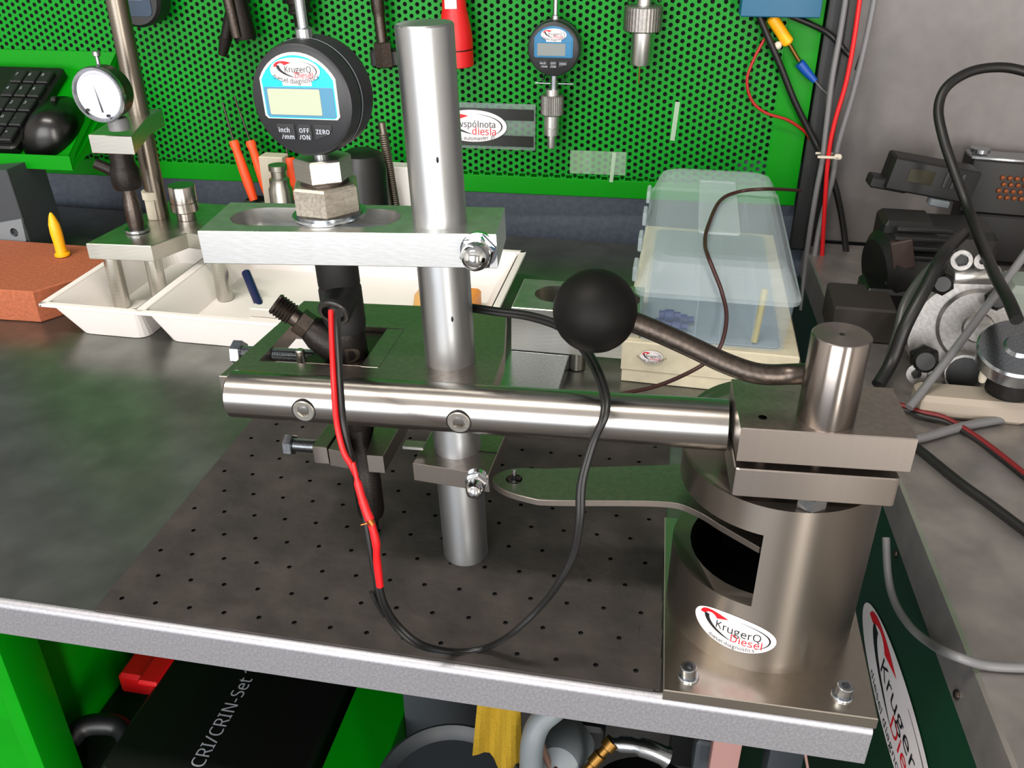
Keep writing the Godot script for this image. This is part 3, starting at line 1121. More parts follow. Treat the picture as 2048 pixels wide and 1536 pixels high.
func held_items() -> void:
	# ---- injector in the holder (axis of the holder frame)
	var AX := HT * V(-0.2215, 0, -0.0500)
	var o := thing("fuel_injector", "dark diesel injector held upright in the plates of the injector holder", "injector", AX, HT.basis)
	var s := S()
	lathe(s, [Vector2(0, 0.046), Vector2(0.0112, 0.046), Vector2(0.0119, 0.047), Vector2(0.0119, 0.0680), Vector2(0, 0.0680)], 32)
	lathe(s, [Vector2(0, 0.019), Vector2(0.0118, 0.019), Vector2(0.0122, 0.022), Vector2(0.0122, 0.044), Vector2(0.0112, 0.0465), Vector2(0, 0.0465)], 32)
	part("solenoid_cap", s, M.black_matt, o)
	s = S()
	lathe(s, [Vector2(0, -0.0095), Vector2(0.0100, -0.0095), Vector2(0.0106, -0.006), Vector2(0.0112, -0.004), Vector2(0.0112, 0.018), Vector2(0.0106, 0.020), Vector2(0, 0.020)], 36)
	lathe(s, [Vector2(0, -0.048), Vector2(0.0076, -0.048), Vector2(0.0080, -0.046), Vector2(0.0084, -0.030), Vector2(0.0094, -0.026), Vector2(0.0094, -0.009), Vector2(0, -0.009)], 32)
	part("body", s, M.black_steel, o)
	s = S()
	lathe(s, [Vector2(0, -0.1385), Vector2(0.0018, -0.1385), Vector2(0.0026, -0.136), Vector2(0.0036, -0.124), Vector2(0.0040, -0.120), Vector2(0.0078, -0.116), Vector2(0.0088, -0.112), Vector2(0.0090, -0.082), Vector2(0.0080, -0.080), Vector2(0.0080, -0.072), Vector2(0.0068, -0.066), Vector2(0.0068, -0.047), Vector2(0, -0.047)], 32)
	part("nozzle", s, M.black_steel, o)
	# side inlet
	s = S()
	var A := along(V(-0.005, 0.010, 0.006), V(-0.76, 0.64, 0.06))
	lathe(s, [Vector2(0, 0), Vector2(0.0105, 0.0), Vector2(0.0100, 0.012), Vector2(0.0078, 0.018), Vector2(0, 0.018)], 24, A)
	part("inlet_boss", s, M.black_steel, o)
	s = S()
	prism(s, hexa(0.0078, 0.3), 0.0178, 0.026, A, 0.0006)
	lathe(s, [Vector2(0, 0.026), Vector2(0.0052, 0.026), Vector2(0.0052, 0.031), Vector2(0, 0.031)], 20, A)
	lathe(s, threads(0.0068, 0.030, 0.042, 0.0019, 0.0009), 20, A)
	part("inlet_fitting", s, M.dark_steel, o)
	# electric connector facing the front left
	s = S()
	A = along(V(0.0030, 0.0425, 0.003), V(-0.08, -0.42, 1.0))
	prism(s, circle(Vector2.ZERO, 0.0094, 28), 0.0, 0.0165, A, 0.0008, [circle(Vector2.ZERO, 0.0070, 24)])
	prism(s, circle(Vector2.ZERO, 0.0068, 24), 0.0, 0.004, A)
	part("connector", s, M.black, o)
	s = S()
	letters(s, "D", 0.0125, func(x, y): return V(x + 0.0055, y + 0.0060, sqrt(maxf(0.0112 * 0.0112 - (x + 0.0055) * (x + 0.0055), 0.000001)) + 0.0003), true)
	part("cast_mark", s, M.column_steel, o)
	# ---- nuts on the slot
	o = thing("gauge_bushing", "two stacked steel hex nuts on a broad washer over the slot of the upper plate", "bushing", HT * V(-0.2213, 0.0870, -0.0500), HT.basis)
	s = S()
	lathe(s, [Vector2(0, 0), Vector2(0.0200, 0.0), Vector2(0.0204, 0.0008), Vector2(0.0200, 0.0018), Vector2(0, 0.0018)], 48)
	lathe(s, [Vector2(0, 0.0018), Vector2(0.0182, 0.0018), Vector2(0.0182, 0.003), Vector2(0, 0.003)], 48)
	part("washer", s, M.zinc, o)
	s = S()
	prism(s, hexa(0.0190, 0.20), 0.003, 0.0185, Transform3D.IDENTITY, 0.0012)
	part("large_nut", s, M.nut_face, o)
	s = S()
	rod(s, 0.0128, 0.018, 0.0205, Transform3D.IDENTITY)
	part("collar", s, M.dark_steel, o)
	s = S()
	prism(s, hexa(0.0152, 0.58), 0.0202, 0.0325, Transform3D.IDENTITY, 0.0010)
	part("small_nut", s, M.steel, o)
	# ---- near gauge
	var ax := HT * V(-0.2215, 0.1500, -0.0500)
	var b := HT.basis * Basis(Vector3.UP, -0.10)
	var g := digital_gauge("digital_gauge", "large black digital gauge with a cyan label standing on the stacked hex nuts", ax + b.z * 0.013, b, M.cyan, M.screen, true)


func bench_items() -> void:
	var s := S()
	# ---- absorbent mat
	var o := thing("absorbent_mat", "dark grey dimpled absorbent mat lying under the clamped injector", "mat", V(-0.15, 0, -0.45))
	var c := V(-0.15, 0, -0.45)
	box2(s, V(-0.3195, 0.0002, -0.600) - c, V(0.0125, 0.0012, -0.3495) - c, 0.0)
	part("underside", s, M.mat_under, o)
	s = S()
	perforated(s, 15, 11, 0.02217, 0.0227, 0.0015, false, Transform3D(Basis(V(1, 0, 0), V(0, 0, -1), V(0, 1, 0)), V(-0.3195, 0.0028, -0.3495) - c), 12)
	part("mat_sheet", s, M.mat, o)
	s = S()
	box2(s, V(-0.3195, 0.0012, -0.3497) - c, V(0.0125, 0.0027, -0.3493) - c, 0.0)
	box2(s, V(-0.3197, 0.0012, -0.599) - c, V(-0.3193, 0.0027, -0.3493) - c, 0.0)
	for j in 11:
		var z := -0.3495 - j * 0.0227
		var xe := 0.0118 + 0.0048 * (z - 0.0227 + 0.495) / 0.15
		box2(s, V(0.0018 if j % 2 == 1 else 0.0130, 0.0018, z - 0.0227) - c, V(maxf(xe, 0.0131), 0.0028, z) - c, 0.0)
		if j % 2 == 1:
			box2(s, V(-0.3195, 0.0018, z - 0.0227) - c, V(-0.3084, 0.0028, z) - c, 0.0)
	part("mat_edge", s, M.mat, o)

	# ---- white tray
	o = thing("tray", "white plastic tray with two compartments at the back of the bench", "tray", V(-0.36, 0, -0.77))
	c = V(-0.36, 0, -0.77)
	for q in [[-0.571, -0.479, 0.017, 0.004], [-0.472, -0.157, 0.011, 0.022]]:
		s = S()
		var x0: float = q[0]
		var x1: float = q[1]
		var lo := rect(x0 + q[2], -0.872, x1 - q[3], -0.690, 0.012, 4)
		var hi := rect(x0, -0.886, x1, -0.678, 0.006, 4)
		var li := rect(x0 + q[2] + 0.002, -0.870, x1 - q[3] - 0.002, -0.692, 0.012, 4)
		var hj := rect(x0 + 0.002, -0.884, x1 - 0.002, -0.680, 0.006, 4)
		var n := lo.size()
		for i in n:
			var j := (i + 1) % n
			for e in [[lo, hi, 0.0005, 0.036, 1.0], [li, hj, 0.0025, 0.036, -1.0]]:
				var d := (e[0][j] - e[0][i]) as Vector2
				if d.length() < 1e-6:
					continue
				var nn := V(d.y, 0, -d.x).normalized()
				var mid := Vector2((x0 + x1) / 2, -0.78)
				if Vector2(nn.x, nn.z).dot(e[0][i] - mid) * e[4] < 0:
					nn = -nn
				nn = (nn + V(0, -0.5 * e[4], 0)).normalized()
				quad(s, V(e[0][i].x, e[2], e[0][i].y) - c, V(e[0][j].x, e[2], e[0][j].y) - c, V(e[1][j].x, e[3], e[1][j].y) - c, V(e[1][i].x, e[3], e[1][i].y) - c, nn, nn, nn, nn)
		prism(s, li, 0.0005, 0.0025, Transform3D(Basis.IDENTITY, -c))
		part("compartment", s, M.white_tray, o)
	s = S()
	for e in [[-0.577, -0.680, -0.151, -0.673], [-0.577, -0.892, -0.151, -0.885], [-0.577, -0.892, -0.570, -0.673], [-0.158, -0.892, -0.151, -0.673], [-0.480, -0.890, -0.471, -0.675]]:
		prism(s, rect(e[0], e[1], e[2], e[3], 0.003, 3), 0.0335, 0.0365, Transform3D(Basis.IDENTITY, -c), 0.0008)
	part("rim", s, M.white_tray, o)

	# ---- things in the tray
	s = S()
	var m0 := V(-0.3958, 0.0060, -0.7580)
	var m1 := V(-0.4291, 0.0277, -0.8000)
	rod(s, 0.0046, 0.0, (m1 - m0).length(), along(m0, m1 - m0), 20)
	solo("marker_pen", "dark blue marker pen leaning in the white tray", "marker pen", s, M.navy)
	s = S()
	box2(s, V(-0.438, 0.0026, -0.722), V(-0.375, 0.0036, -0.700), 0.0002)
	o = thing("printed_card", "narrow printed card with blue and yellow marks on the tray floor", "card", V(0, 0, 0))
	part("card", s, M.white, o)
	for i in 5:
		s = S()
		var x := -0.437 + i * 0.012
		box2(s, V(x, 0.0036, -0.711), V(x + 0.006 + 0.002 * (i % 2), 0.0039, -0.702), 0.0)
		part("colour_mark", s, [M.charcoal_dark, M.blue, M.yellow, M.blue, M.teal][i], o)
	s = S()
	lathe(s, [Vector2(0, 0), Vector2(0.017, 0), Vector2(0.019, 0.004), Vector2(0.017, 0.016), Vector2(0.010, 0.024), Vector2(0, 0.026)], 28, Transform3D(Basis.IDENTITY, V(-0.232, 0.0026, -0.800)))
	solo("filter_cup", "pale amber plastic cup in the right end of the white tray", "cup", s, mt(Color(0.80, 0.62, 0.36), 0.4))
	s = S()
	box2(s, V(-0.212, 0.0026, -0.815), V(-0.1835, 0.024, -0.752), 0.003)
	solo("amber_block", "small amber plastic block beside the column in the tray", "block", s, mt(Color(0.88, 0.56, 0.22), 0.45))
	s = S()
	box2(s, V(-0.405, 0.0026, -0.780), V(-0.350, 0.012, -0.750), 0.001)
	solo("folded_paper", "folded white paper slip lying beside the marker pen in the tray", "paper", s, M.white)

	# ---- brick and pin
	s = S()
	prism(s, PackedVector2Array([Vector2(-0.800, -0.694), Vector2(-0.604, -0.7035), Vector2(-0.5795, -0.745), Vector2(-0.5795, -0.826), Vector2(-0.800, -0.826)]), 0.0004, 0.0335, Transform3D.IDENTITY, 0.0012)
	solo("firebrick", "orange-brown brick lying left of the white tray", "brick", s, M.brick)
	s = S()
	var yp := V(-0.6323, 0.0336, -0.7936)
	lathe(s, [Vector2(0, 0), Vector2(0.0062, 0), Vector2(0.0078, 0.001), Vector2(0.0078, 0.0032), Vector2(0.0060, 0.0042), Vector2(0.0055, 0.012), Vector2(0.0060, 0.026), Vector2(0.0054, 0.035), Vector2(0.0032, 0.043), Vector2(0.0014, 0.047), Vector2(0, 0.048)], 24, Transform3D(Basis(V(0, 0, 1), 0.03), yp))
	solo("yellow_plug", "bright yellow pointed plastic plug standing on the brick", "plug", s, M.yellow)

	# ---- grey box at the left edge
	o = thing("grey_enclosure", "grey plastic enclosure with a round hole at the left edge of the bench", "enclosure", V(-0.80, 0, -0.83))
	s = S()
	var g := [V(-0.7477, 0.1067, -0.8300), V(-0.7028, 0.1118, -0.8300), V(-0.6964, -0.0018, -0.8300), V(-0.8013, -0.0536, -0.8300)]
	var gp := PackedVector2Array()
	for p in g:
		gp.append(Vector2(p.x + 0.80, maxf(p.y, 0.0005)))
	prism(s, gp, -0.06, 0.0, Transform3D(Basis(V(1, 0, 0), V(0, 0, 1), V(0, 1, 0)), V(0, 0, 0.0)), 0.001)
	part("shell", s, M.grey_plastic, o)
	s = S()
	var hq := V(-0.7119, 0.0426, -0.8300)
	var ga := V(-0.7688, 0.0435, -0.8300)
	var gb := V(-0.6984, 0.0589, -0.8300)
	var gc := V(-0.6998, 0.0335, -0.8300)
	var gd := V(-0.7810, 0.0071, -0.8300)
	prism(s, PackedVector2Array([Vector2(ga.x + 0.8, ga.y), Vector2(gb.x + 0.8, gb.y), Vector2(gc.x + 0.8, gc.y), Vector2(gd.x + 0.8, gd.y)]), 0.0, 0.003, Transform3D(Basis(V(1, 0, 0), V(0, 0, 1), V(0, 1, 0)), V(0, 0, 0.0)), 0.0, [circle(Vector2(hq.x + 0.8, hq.y), 0.0048, 20)])
	part("hinge_plate", s, M.grey_light, o)

	left_stand()
	back_right_items()


func left_stand() -> void:
	var o := thing("measuring_stand", "small steel measuring stand with legs in the white tray, left of the upper plate", "measuring stand", V(-0.52, 0, -0.77))
	var c := V(-0.52, 0, -0.77)
	var T := Transform3D(Basis.IDENTITY, -c)
	var s := S()
	prism(s, PackedVector2Array([Vector2(-0.5570, -0.7350), Vector2(-0.4915, -0.7400), Vector2(-0.4760, -0.7800), Vector2(-0.4400, -0.7740), Vector2(-0.4400, -0.8000), Vector2(-0.4650, -0.8040), Vector2(-0.4550, -0.870), Vector2(-0.545, -0.870)]), 0.0585, 0.0745, T, 0.0006)
	part("base_block", s, M.steel, o)
	for p in [V(-0.5430, 0, -0.749), V(-0.4995, 0, -0.7505), V(-0.4485, 0, -0.785)]:
		s = S()
		rod(s, 0.0082, 0.0026, 0.0590, Transform3D(Basis.IDENTITY, p - c), 28)
		part("leg", s, M.steel, o)
	s = S()
	var cp := V(-0.5267, 0.0745, -0.8195)
	rod(s, 0.0098, 0.074, 0.330, Transform3D(Basis.IDENTITY, V(cp.x, 0, cp.z) - c), 36)
	part("column", s, M.column_steel, o)
	# cross arm at gauge height
	s = S()
	var q0 := V(-0.5275, 0.1792, -0.7350)
	var q1 := V(-0.4862, 0.1803, -0.7350)
	var q2 := V(-0.4861, 0.1636, -0.7350)
	prism(s, PackedVector2Array([Vector2(q0.x, -0.735), Vector2(q1.x, -0.737), Vector2(cp.x + 0.016, cp.z + 0.012), Vector2(cp.x + 0.012, cp.z - 0.022), Vector2(cp.x - 0.022, cp.z - 0.02)]), q2.y, q1.y, T, 0.0005)
	part("cross_arm", s, M.steel, o)
	# ---- dial gauge with a pointer, on its arm
	var gc := V(-0.5036, 0.2177, -0.7280)
	o = thing("analogue_gauge", "round analogue dial gauge with a white face on the left measuring stand", "dial gauge", gc, Basis(Vector3.UP, 0.02))
	var Z := Transform3D(Basis(V(1, 0, 0), V(0, 0, 1), V(0, -1, 0)), Vector3.ZERO)
	s = S()
	lathe(s, [Vector2(0, -0.020), Vector2(0.0215, -0.020), Vector2(0.0225, -0.018), Vector2(0.0225, -0.001), Vector2(0, -0.001)], 48, Z)
	part("case", s, M.dark_steel, o)
	s = S()
	lathe(s, [Vector2(0.0228, -0.004), Vector2(0.0240, -0.003), Vector2(0.0240, 0.001), Vector2(0.0232, 0.0022), Vector2(0.0216, 0.0022), Vector2(0.0205, 0.0002)], 48, Z)
	part("bezel", s, M.zinc, o)
	s = S()
	lathe(s, [Vector2(0.0205, -0.0004), Vector2(0.0, -0.0004)], 48, Z)
	var fc := part("dial_face", s, mt(Color(0.80, 0.80, 0.86), 0.15, 0.0, 0.8), o)
	s = S()
	for k in 60:
		var a := TAU * k / 60
		var w := 0.0009 if k % 5 else 0.0018
		strip(s, [Vector2(cos(a), sin(a)) * 0.0185, Vector2(cos(a), sin(a)) * (0.0185 - w)], [Vector2(cos(a + 0.02), sin(a + 0.02)) * 0.0185, Vector2(cos(a + 0.02), sin(a + 0.02)) * (0.0185 - w)], func(x, y): return V(x, y, 0.0001))
	part("tick_marks", s, M.print_grey, fc)
	s = S()
	strip(s, [Vector2(-0.0008, -0.0150), Vector2(-0.0035, 0.008)], [Vector2(0.0006, -0.0150), Vector2(-0.0033, 0.008)], func(x, y): return V(x + 0.001, y, 0.0006))
	part("pointer", s, M.charcoal, fc)
	for a in [-2.35, -1.25]:
		s = S()
		box(s, V(cos(a) * 0.0185, sin(a) * 0.0185, 0.001), V(0.0035, 0.0025, 0.002))
		part("limit_marker", s, M.black, o)
	s = S()
	rod(s, 0.0017, 0.020, 0.031, Transform3D(Basis.IDENTITY, V(0, 0, -0.010)), 14)
	rod(s, 0.0034, 0.0305, 0.0350, Transform3D(Basis.IDENTITY, V(0, 0, -0.010)), 16)
	part("plunger", s, M.zinc, o)
	s = S()
	lathe(s, [Vector2(0, -0.0318), Vector2(0.0092, -0.0318), Vector2(0.0092, -0.0250), Vector2(0.0078, -0.0215), Vector2(0, -0.0215)], 28, Transform3D(Basis.IDENTITY, V(0.007, 0, -0.010)))
	part("mounting_collar", s, M.grey_cable, o)
	# ---- injector in that stand
	var wp := V(-0.5264, 0.0748, -0.7756)
	o = thing("small_injector", "dark injector standing on the base of the left measuring stand", "injector", wp, Basis.IDENTITY)
	s = S()
	rod(s, 0.0118, 0.0, 0.0030, Transform3D.IDENTITY, 32)
	part("washer", s, M.zinc, o)
	s = S()
	lathe(s, [Vector2(0, 0.003), Vector2(0.0072, 0.003), Vector2(0.0078, 0.008), Vector2(0.0078, 0.030), Vector2(0.0066, 0.033), Vector2(0.0066, 0.044), Vector2(0, 0.044)], 28)
	part("nozzle", s, M.dark_steel, o)
	s = S()
	lathe(s, [Vector2(0, 0.0445), Vector2(0.0125, 0.0445), Vector2(0.0138, 0.048), Vector2(0.0138, 0.062), Vector2(0.0120, 0.066), Vector2(0.0110, 0.070), Vector2(0.0110, q2.y - wp.y - 0.001), Vector2(0, q2.y - wp.y - 0.001)], 28)
	lathe(s, [Vector2(0, 0), Vector2(0.006, 0), Vector2(0.005, 0.024), Vector2(0, 0.024)], 20, along(V(-0.004, 0.058, 0.002), V(-0.85, 0.45, 0.2)))
	part("body", s, M.black_steel, o)


# skin between rounded rectangles stacked in height; the last one may be closed
func loft(s: SurfaceTool, rows: Array, T: Transform3D, close := true) -> void:
	for q in rows.size() - 1:
		var a: PackedVector2Array = rows[q][1]
		var b: PackedVector2Array = rows[q + 1][1]
		var ya: float = rows[q][0]
		var yb: float = rows[q + 1][0]
		var mid := Vector2.ZERO
		for p in a:
			mid += p / a.size()
		for i in a.size():
			var j := (i + 1) % a.size()
			var A := V(a[i].x, ya, a[i].y)
			var B := V(a[j].x, ya, a[j].y)
			var C := V(b[j].x, yb, b[j].y)
			var D := V(b[i].x, yb, b[i].y)
			var n := (B - A).cross(D - A)
			if n.length() < 1e-12:
				n = (C - B).cross(D - B)
			n = n.normalized()
			if n.dot(V(a[i].x - mid.x, 0.0, a[i].y - mid.y)) < 0:
				n = -n
			n = (T.basis * n).normalized()
			quad(s, T * A, T * B, T * C, T * D, n, n, n, n)
	if close:
		var e: PackedVector2Array = rows[rows.size() - 1][1]
		var y: float = rows[rows.size() - 1][0]
		var idx := Geometry2D.triangulate_polygon(e)
		var up := T.basis.y.normalized()
		for i in range(0, idx.size(), 3):
			tri(s, T * V(e[idx[i]].x, y, e[idx[i]].y), T * V(e[idx[i + 1]].x, y, e[idx[i + 1]].y), T * V(e[idx[i + 2]].x, y, e[idx[i + 2]].y), up, up, up)


func back_right_items() -> void:
	var s := S()
	# ---- steel clamp block with a slot, standing behind the holder
	var o := thing("slotted_block", "thick steel block with a long slot standing behind the black ball knob", "steel block", V(-0.07, 0, -0.72))
	var c := V(-0.07, 0, -0.72)
	var T := Transform3D(Basis.IDENTITY, -c)
	prism(s, rect(-0.131, -0.762, -0.020, -0.697), 0.0185, 0.060, T, 0.0006, [slot(Vector2(-0.098, -0.732), Vector2(-0.040, -0.732), 0.018)])
	part("block", s, M.steel, o)
	s = S()
	rod(s, 0.0075, 0.0006, 0.0190, Transform3D(Basis.IDENTITY, V(-0.0735, 0, -0.708) - c), 24)
	part("foot_rod", s, M.steel, o)
	s = S()
	rod(s, 0.0075, 0.0006, 0.0190, Transform3D(Basis.IDENTITY, V(-0.030, 0, -0.745) - c), 24)
	part("foot_rod", s, M.steel, o)
	s = S()
	prism(s, PackedVector2Array([Vector2(-0.1305, -0.755), Vector2(-0.0790, -0.755), Vector2(-0.0800, -0.630), Vector2(-0.1330, -0.628)]), 0.0005, 0.018, Transform3D.IDENTITY, 0.0006)
	solo("flat_steel_plate", "bright flat steel plate lying under the slotted block", "steel plate", s, M.zinc)

	# ---- beige box and clear organiser
	o = thing("beige_box", "low beige card box under the clear organiser case", "box", V(0.04, 0, -0.80))
	c = V(0.04, 0, -0.80)
	s = S()
	prism(s, PackedVector2Array([Vector2(-0.0336, -0.6905), Vector2(0.1122, -0.6865), Vector2(0.1095, -0.98), Vector2(-0.030, -0.985)]), 0.012, 0.040, Transform3D(Basis.IDENTITY, -c), 0.001)
	part("lid", s, M.beige, o)
	s = S()
	prism(s, PackedVector2Array([Vector2(-0.0325, -0.6915), Vector2(0.1111, -0.6875), Vector2(0.1085, -0.978), Vector2(-0.029, -0.984)]), 0.0005, 0.0125, Transform3D(Basis.IDENTITY, -c), 0.0005)
	part("body", s, M.beige, o)
	var stc := V(-0.0081, 0.0282, -0.6893)
	sticker(o, 0.0095, 0.0058, func(x, y, h): return stc - c + V(x, y, 0.0014 + h), "KrugerQ", "Diesel", "diesel diagnostics")
	o = thing("organiser_case", "clear frosted plastic organiser case with a rounded lid on the beige box", "organiser case", V(0.04, 0.0402, -0.80))
	c = V(0.04, 0.0402, -0.80)
	T = Transform3D(Basis.IDENTITY, -c)
	s = S()
	loft(s, [[0.0405, rect(-0.0195, -0.972, 0.1000, -0.694, 0.008, 4)], [0.0850, rect(-0.0225, -0.975, 0.1030, -0.691, 0.008, 4)]], T, false)
	prism(s, rect(-0.0195, -0.972, 0.1000, -0.694, 0.008, 4), 0.0403, 0.0412, T)
	part("tub", s, M.tub, o)
	s = S()
	prism(s, rect(-0.0165, -0.969, 0.0970, -0.697, 0.006, 3), 0.0413, 0.0420, T)
	part("tub_floor", s, mt(Color(0.52, 0.57, 0.62), 0.5), o)
	s = S()
	loft(s, [[0.0835, rect(-0.0260, -0.979, 0.1065, -0.687, 0.010, 5)], [0.0875, rect(-0.0265, -0.979, 0.1070, -0.6865, 0.010, 5)], [0.0900, rect(-0.0240, -0.978, 0.1045, -0.689, 0.010, 5)], [0.1030, rect(-0.0195, -0.974, 0.0985, -0.694, 0.012, 5)], [0.1100, rect(-0.0160, -0.970, 0.0940, -0.699, 0.014, 5)], [0.1130, rect(-0.0105, -0.964, 0.0890, -0.706, 0.016, 5)], [0.1138, rect(-0.0040, -0.957, 0.0830, -0.714, 0.016, 5)]], T)
	var lid := part("lid", s, M.frost, o)
	s = S()
	prism(s, rect(0.022, -0.915, 0.058, -0.760, 0.004, 3), 0.1140, 0.1162, T, 0.0006)
	part("lid_panel", s, M.frost, lid)
	for x in [0.0255, 0.046, 0.0725]:
		s = S()
		box2(s, V(x, 0.0415, -0.960) - c, V(x + 0.0012, 0.082, -0.696) - c, 0.0002)
		part("divider", s, M.tub, o)
	for z in [-0.93, -0.86, -0.79, -0.72]:
		s = S()
		box2(s, V(-0.0300, 0.087, z - 0.012) - c, V(-0.0262, 0.1, z + 0.012) - c, 0.001)
		part("hinge_tab", s, M.frost, o)
	# blue fittings inside
	var rng := RandomNumberGenerator.new()
	rng.seed = 4
	for i in 5:
		s = S()
		var p := V([-0.010, 0.001, 0.011, 0.004, 0.0160][i], [0.0475, 0.0475, 0.0475, 0.0565, 0.0475][i], [-0.712, -0.716, -0.713, -0.714, -0.726][i])
		var d := V(1, 0, 0.25 - 0.1 * i)
		var A := along(p - d.normalized() * 0.009, d)
		lathe(s, [Vector2(0, 0), Vector2(0.0036, 0), Vector2(0.0036, 0.004), Vector2(0.0048, 0.005), Vector2(0.0048, 0.012), Vector2(0.0030, 0.013), Vector2(0.0030, 0.018), Vector2(0, 0.018)], 16, A)
		solo("blue_fitting", ["blue plastic hose fitting at the left wall of the clear case", "blue fitting lying second in the clear case's left bin", "blue fitting next to the white divider of the clear case", "blue fitting lying on top of the others in the clear case", "blue fitting furthest back in the clear case's left bin"][i], "fitting", s, M.fitting, "blue fittings in the clear case")
	s = S()
	box2(s, V(0.0045, 0.0425, -0.704), V(0.0175, 0.0455, -0.699), 0.0006)
	solo("white_label_strip", "small white strip in front of the blue fittings inside the clear case", "strip", s, M.white)
	s = S()
	rod(s, 0.0030, 0.0, 0.046, along(V(0.0755, 0.0425, -0.702), V(0.09, 1, -0.25)), 14)
	solo("yellow_tube", "pale yellow tube leaning in the right bin of the clear case", "tube", s, mt(Color(0.60, 0.56, 0.30), 0.5))

	# ---- screwdrivers in a wall rail
	o = thing("tool_rail", "short dark rail holding the orange screwdrivers", "rail", V(0, 0, 0))
	s = S()
	var TP := panel_T(0.012)
	var ra := V(-0.5237, 0.0316, -1.0082)
	var rb := V(-0.4397, 0.0316, -1.0119)
	box2(s, TP.affine_inverse() * ra + V(0, -0.004, -0.0115), TP.affine_inverse() * rb + V(0, 0.004, 0.012), 0.001, TP)
	part("rail", s, M.charcoal_dark, o)
	var sd := [[V(-0.5259, 0.1085, -1.0001), V(-0.5060, 0.0394, -0.9910), V(-0.5355, 0.1513, -1.0057)], [V(-0.5051, 0.1093, -1.0010), V(-0.4846, 0.0372, -0.9919), V(-0.5195, 0.1587, -1.0064)], [V(-0.4598, 0.0901, -1.0030), V(-0.4484, 0.0433, -0.9935), V(-0.4672, 0.1332, -1.0087)]]
	for i in 3:
		var q: Array = sd[i]
		var d2: Vector3 = q[1] - q[0]
		var L := d2.length()
		o = thing("screwdriver", ["orange-handled screwdriver furthest from the round gauge", "orange-handled screwdriver beside the small steel vial", "orange-handled screwdriver half hidden under the round gauge"][i], "screwdriver", q[0], along(Vector3.ZERO, d2).basis, "orange screwdrivers on the panel")
		s = S()
		var w := 0.0062 if i < 2 else 0.0085
		lathe(s, [Vector2(0, 0), Vector2(w * 0.85, 0), Vector2(w, 0.004), Vector2(w * 0.8, 0.012), Vector2(w * 0.95, 0.030), Vector2(w, L * 0.7), Vector2(w * 0.85, L), Vector2(0, L)], 8)
		part("handle", s, M.orange, o)
		s = S()
		var tip: Vector3 = q[2]
		tube(s, PackedVector3Array([o.transform.affine_inverse() * tip, V(0, 0.001, 0)]), 0.0012, 8)
		part("blade", s, M.dark_steel, o)

	# ---- small things behind the upper plate
	s = S()
	var vb := V(-0.4525, 0.0896, -0.9550)
	lathe(s, [Vector2(0, 0.0006), Vector2(0.0135, 0.0006), Vector2(0.0135, vb.y - 0.022), Vector2(0.0115, vb.y - 0.018), Vector2(0.0115, vb.y - 0.010), Vector2(0.0085, vb.y - 0.008), Vector2(0.0085, vb.y - 0.001), Vector2(0.0105, vb.y), Vector2(0.0105, vb.y + 0.006), Vector2(0, vb.y + 0.006)], 28, Transform3D(Basis.IDENTITY, V(vb.x, 0, -0.955)))
	solo("steel_vial", "small stepped steel vial between the orange screwdrivers", "vial", s, M.steel)
	s = S()
	var ib := V(-0.4737, 0.0953, -0.9900)
	box2(s, V(ib.x - 0.016, 0.0006, -1.005), V(ib.x + 0.014, ib.y, -0.985), 0.001)
	solo("ivory_carton", "ivory carton behind the steel vial", "carton", s, M.ivory)
	o = thing("black_flask", "black flask standing behind the round digital gauge", "flask", V(0, 0, 0))
	s = S()
	var bb := V(-0.3374, 0.1274, -0.9200)
	lathe(s, [Vector2(0, 0.0006), Vector2(0.026, 0.0006), Vector2(0.026, bb.y - 0.02), Vector2(0.022, bb.y - 0.004), Vector2(0.014, bb.y), Vector2(0, bb.y)], 32, Transform3D(Basis.IDENTITY, V(bb.x, 0, -0.92)))
	part("body", s, M.black, o)
	s = S()
	var w0 := V(-0.3240, 0.1496, -0.9550)
	var w1 := V(-0.3140, 0.0505, -0.9550)
	lathe(s, threads(0.0055, 0.012, (w1 - w0).length(), 0.0024, 0.0005) , 18, along(w0, w1 - w0))
	rod(s, 0.0042, 0.0, 0.013, along(w0, w1 - w0), 16)
	lathe(s, [Vector2(0, 0), Vector2(0.008, 0), Vector2(0.008, w1.y), Vector2(0, w1.y)], 18, Transform3D(Basis.IDENTITY, V(w1.x, 0.0006, w1.z)))
	solo("threaded_rod", "dark threaded steel rod leaning between the round gauge and the column", "threaded rod", s, M.column_steel)
	s = S()
	var wb := V(-0.3084, 0.0945, -0.9850)
	box2(s, V(wb.x - 0.020, 0.0006, -0.995), V(wb.x + 0.007, wb.y, -0.975), 0.001)
	solo("white_carton", "narrow white carton just left of the tall column", "carton", s, M.white)
	# stepped adapters standing on the base of the left stand
	s = S()
	var ap := V(-0.4962, 0.0748, -0.8195)
	lathe(s, [Vector2(0, 0), Vector2(0.0095, 0), Vector2(0.0095, 0.008), Vector2(0.0130, 0.0085), Vector2(0.0138, 0.0095), Vector2(0.0138, 0.0180), Vector2(0.0130, 0.0185), Vector2(0.0134, 0.019), Vector2(0.0134, 0.0345), Vector2(0.0128, 0.0355), Vector2(0, 0.0355)], 36, Transform3D(Basis.IDENTITY, ap))
	solo("stepped_adapter", "stepped round steel adapter standing at the back of the left stand's base", "adapter", s, M.turned)
	s = S()
	var aw := V(-0.5381, 0.0748, -0.8197)
	lathe(s, [Vector2(0, 0), Vector2(0.0075, 0), Vector2(0.0075, 0.020), Vector2(0.0090, 0.021), Vector2(0.0090, 0.029), Vector2(0, 0.029)], 24, Transform3D(Basis.IDENTITY, ap + V(-0.0330, 0, 0.004)))
	solo("ivory_bushing", "small ivory topped bushing hidden beside the left stand's column", "bushing", s, M.ivory)


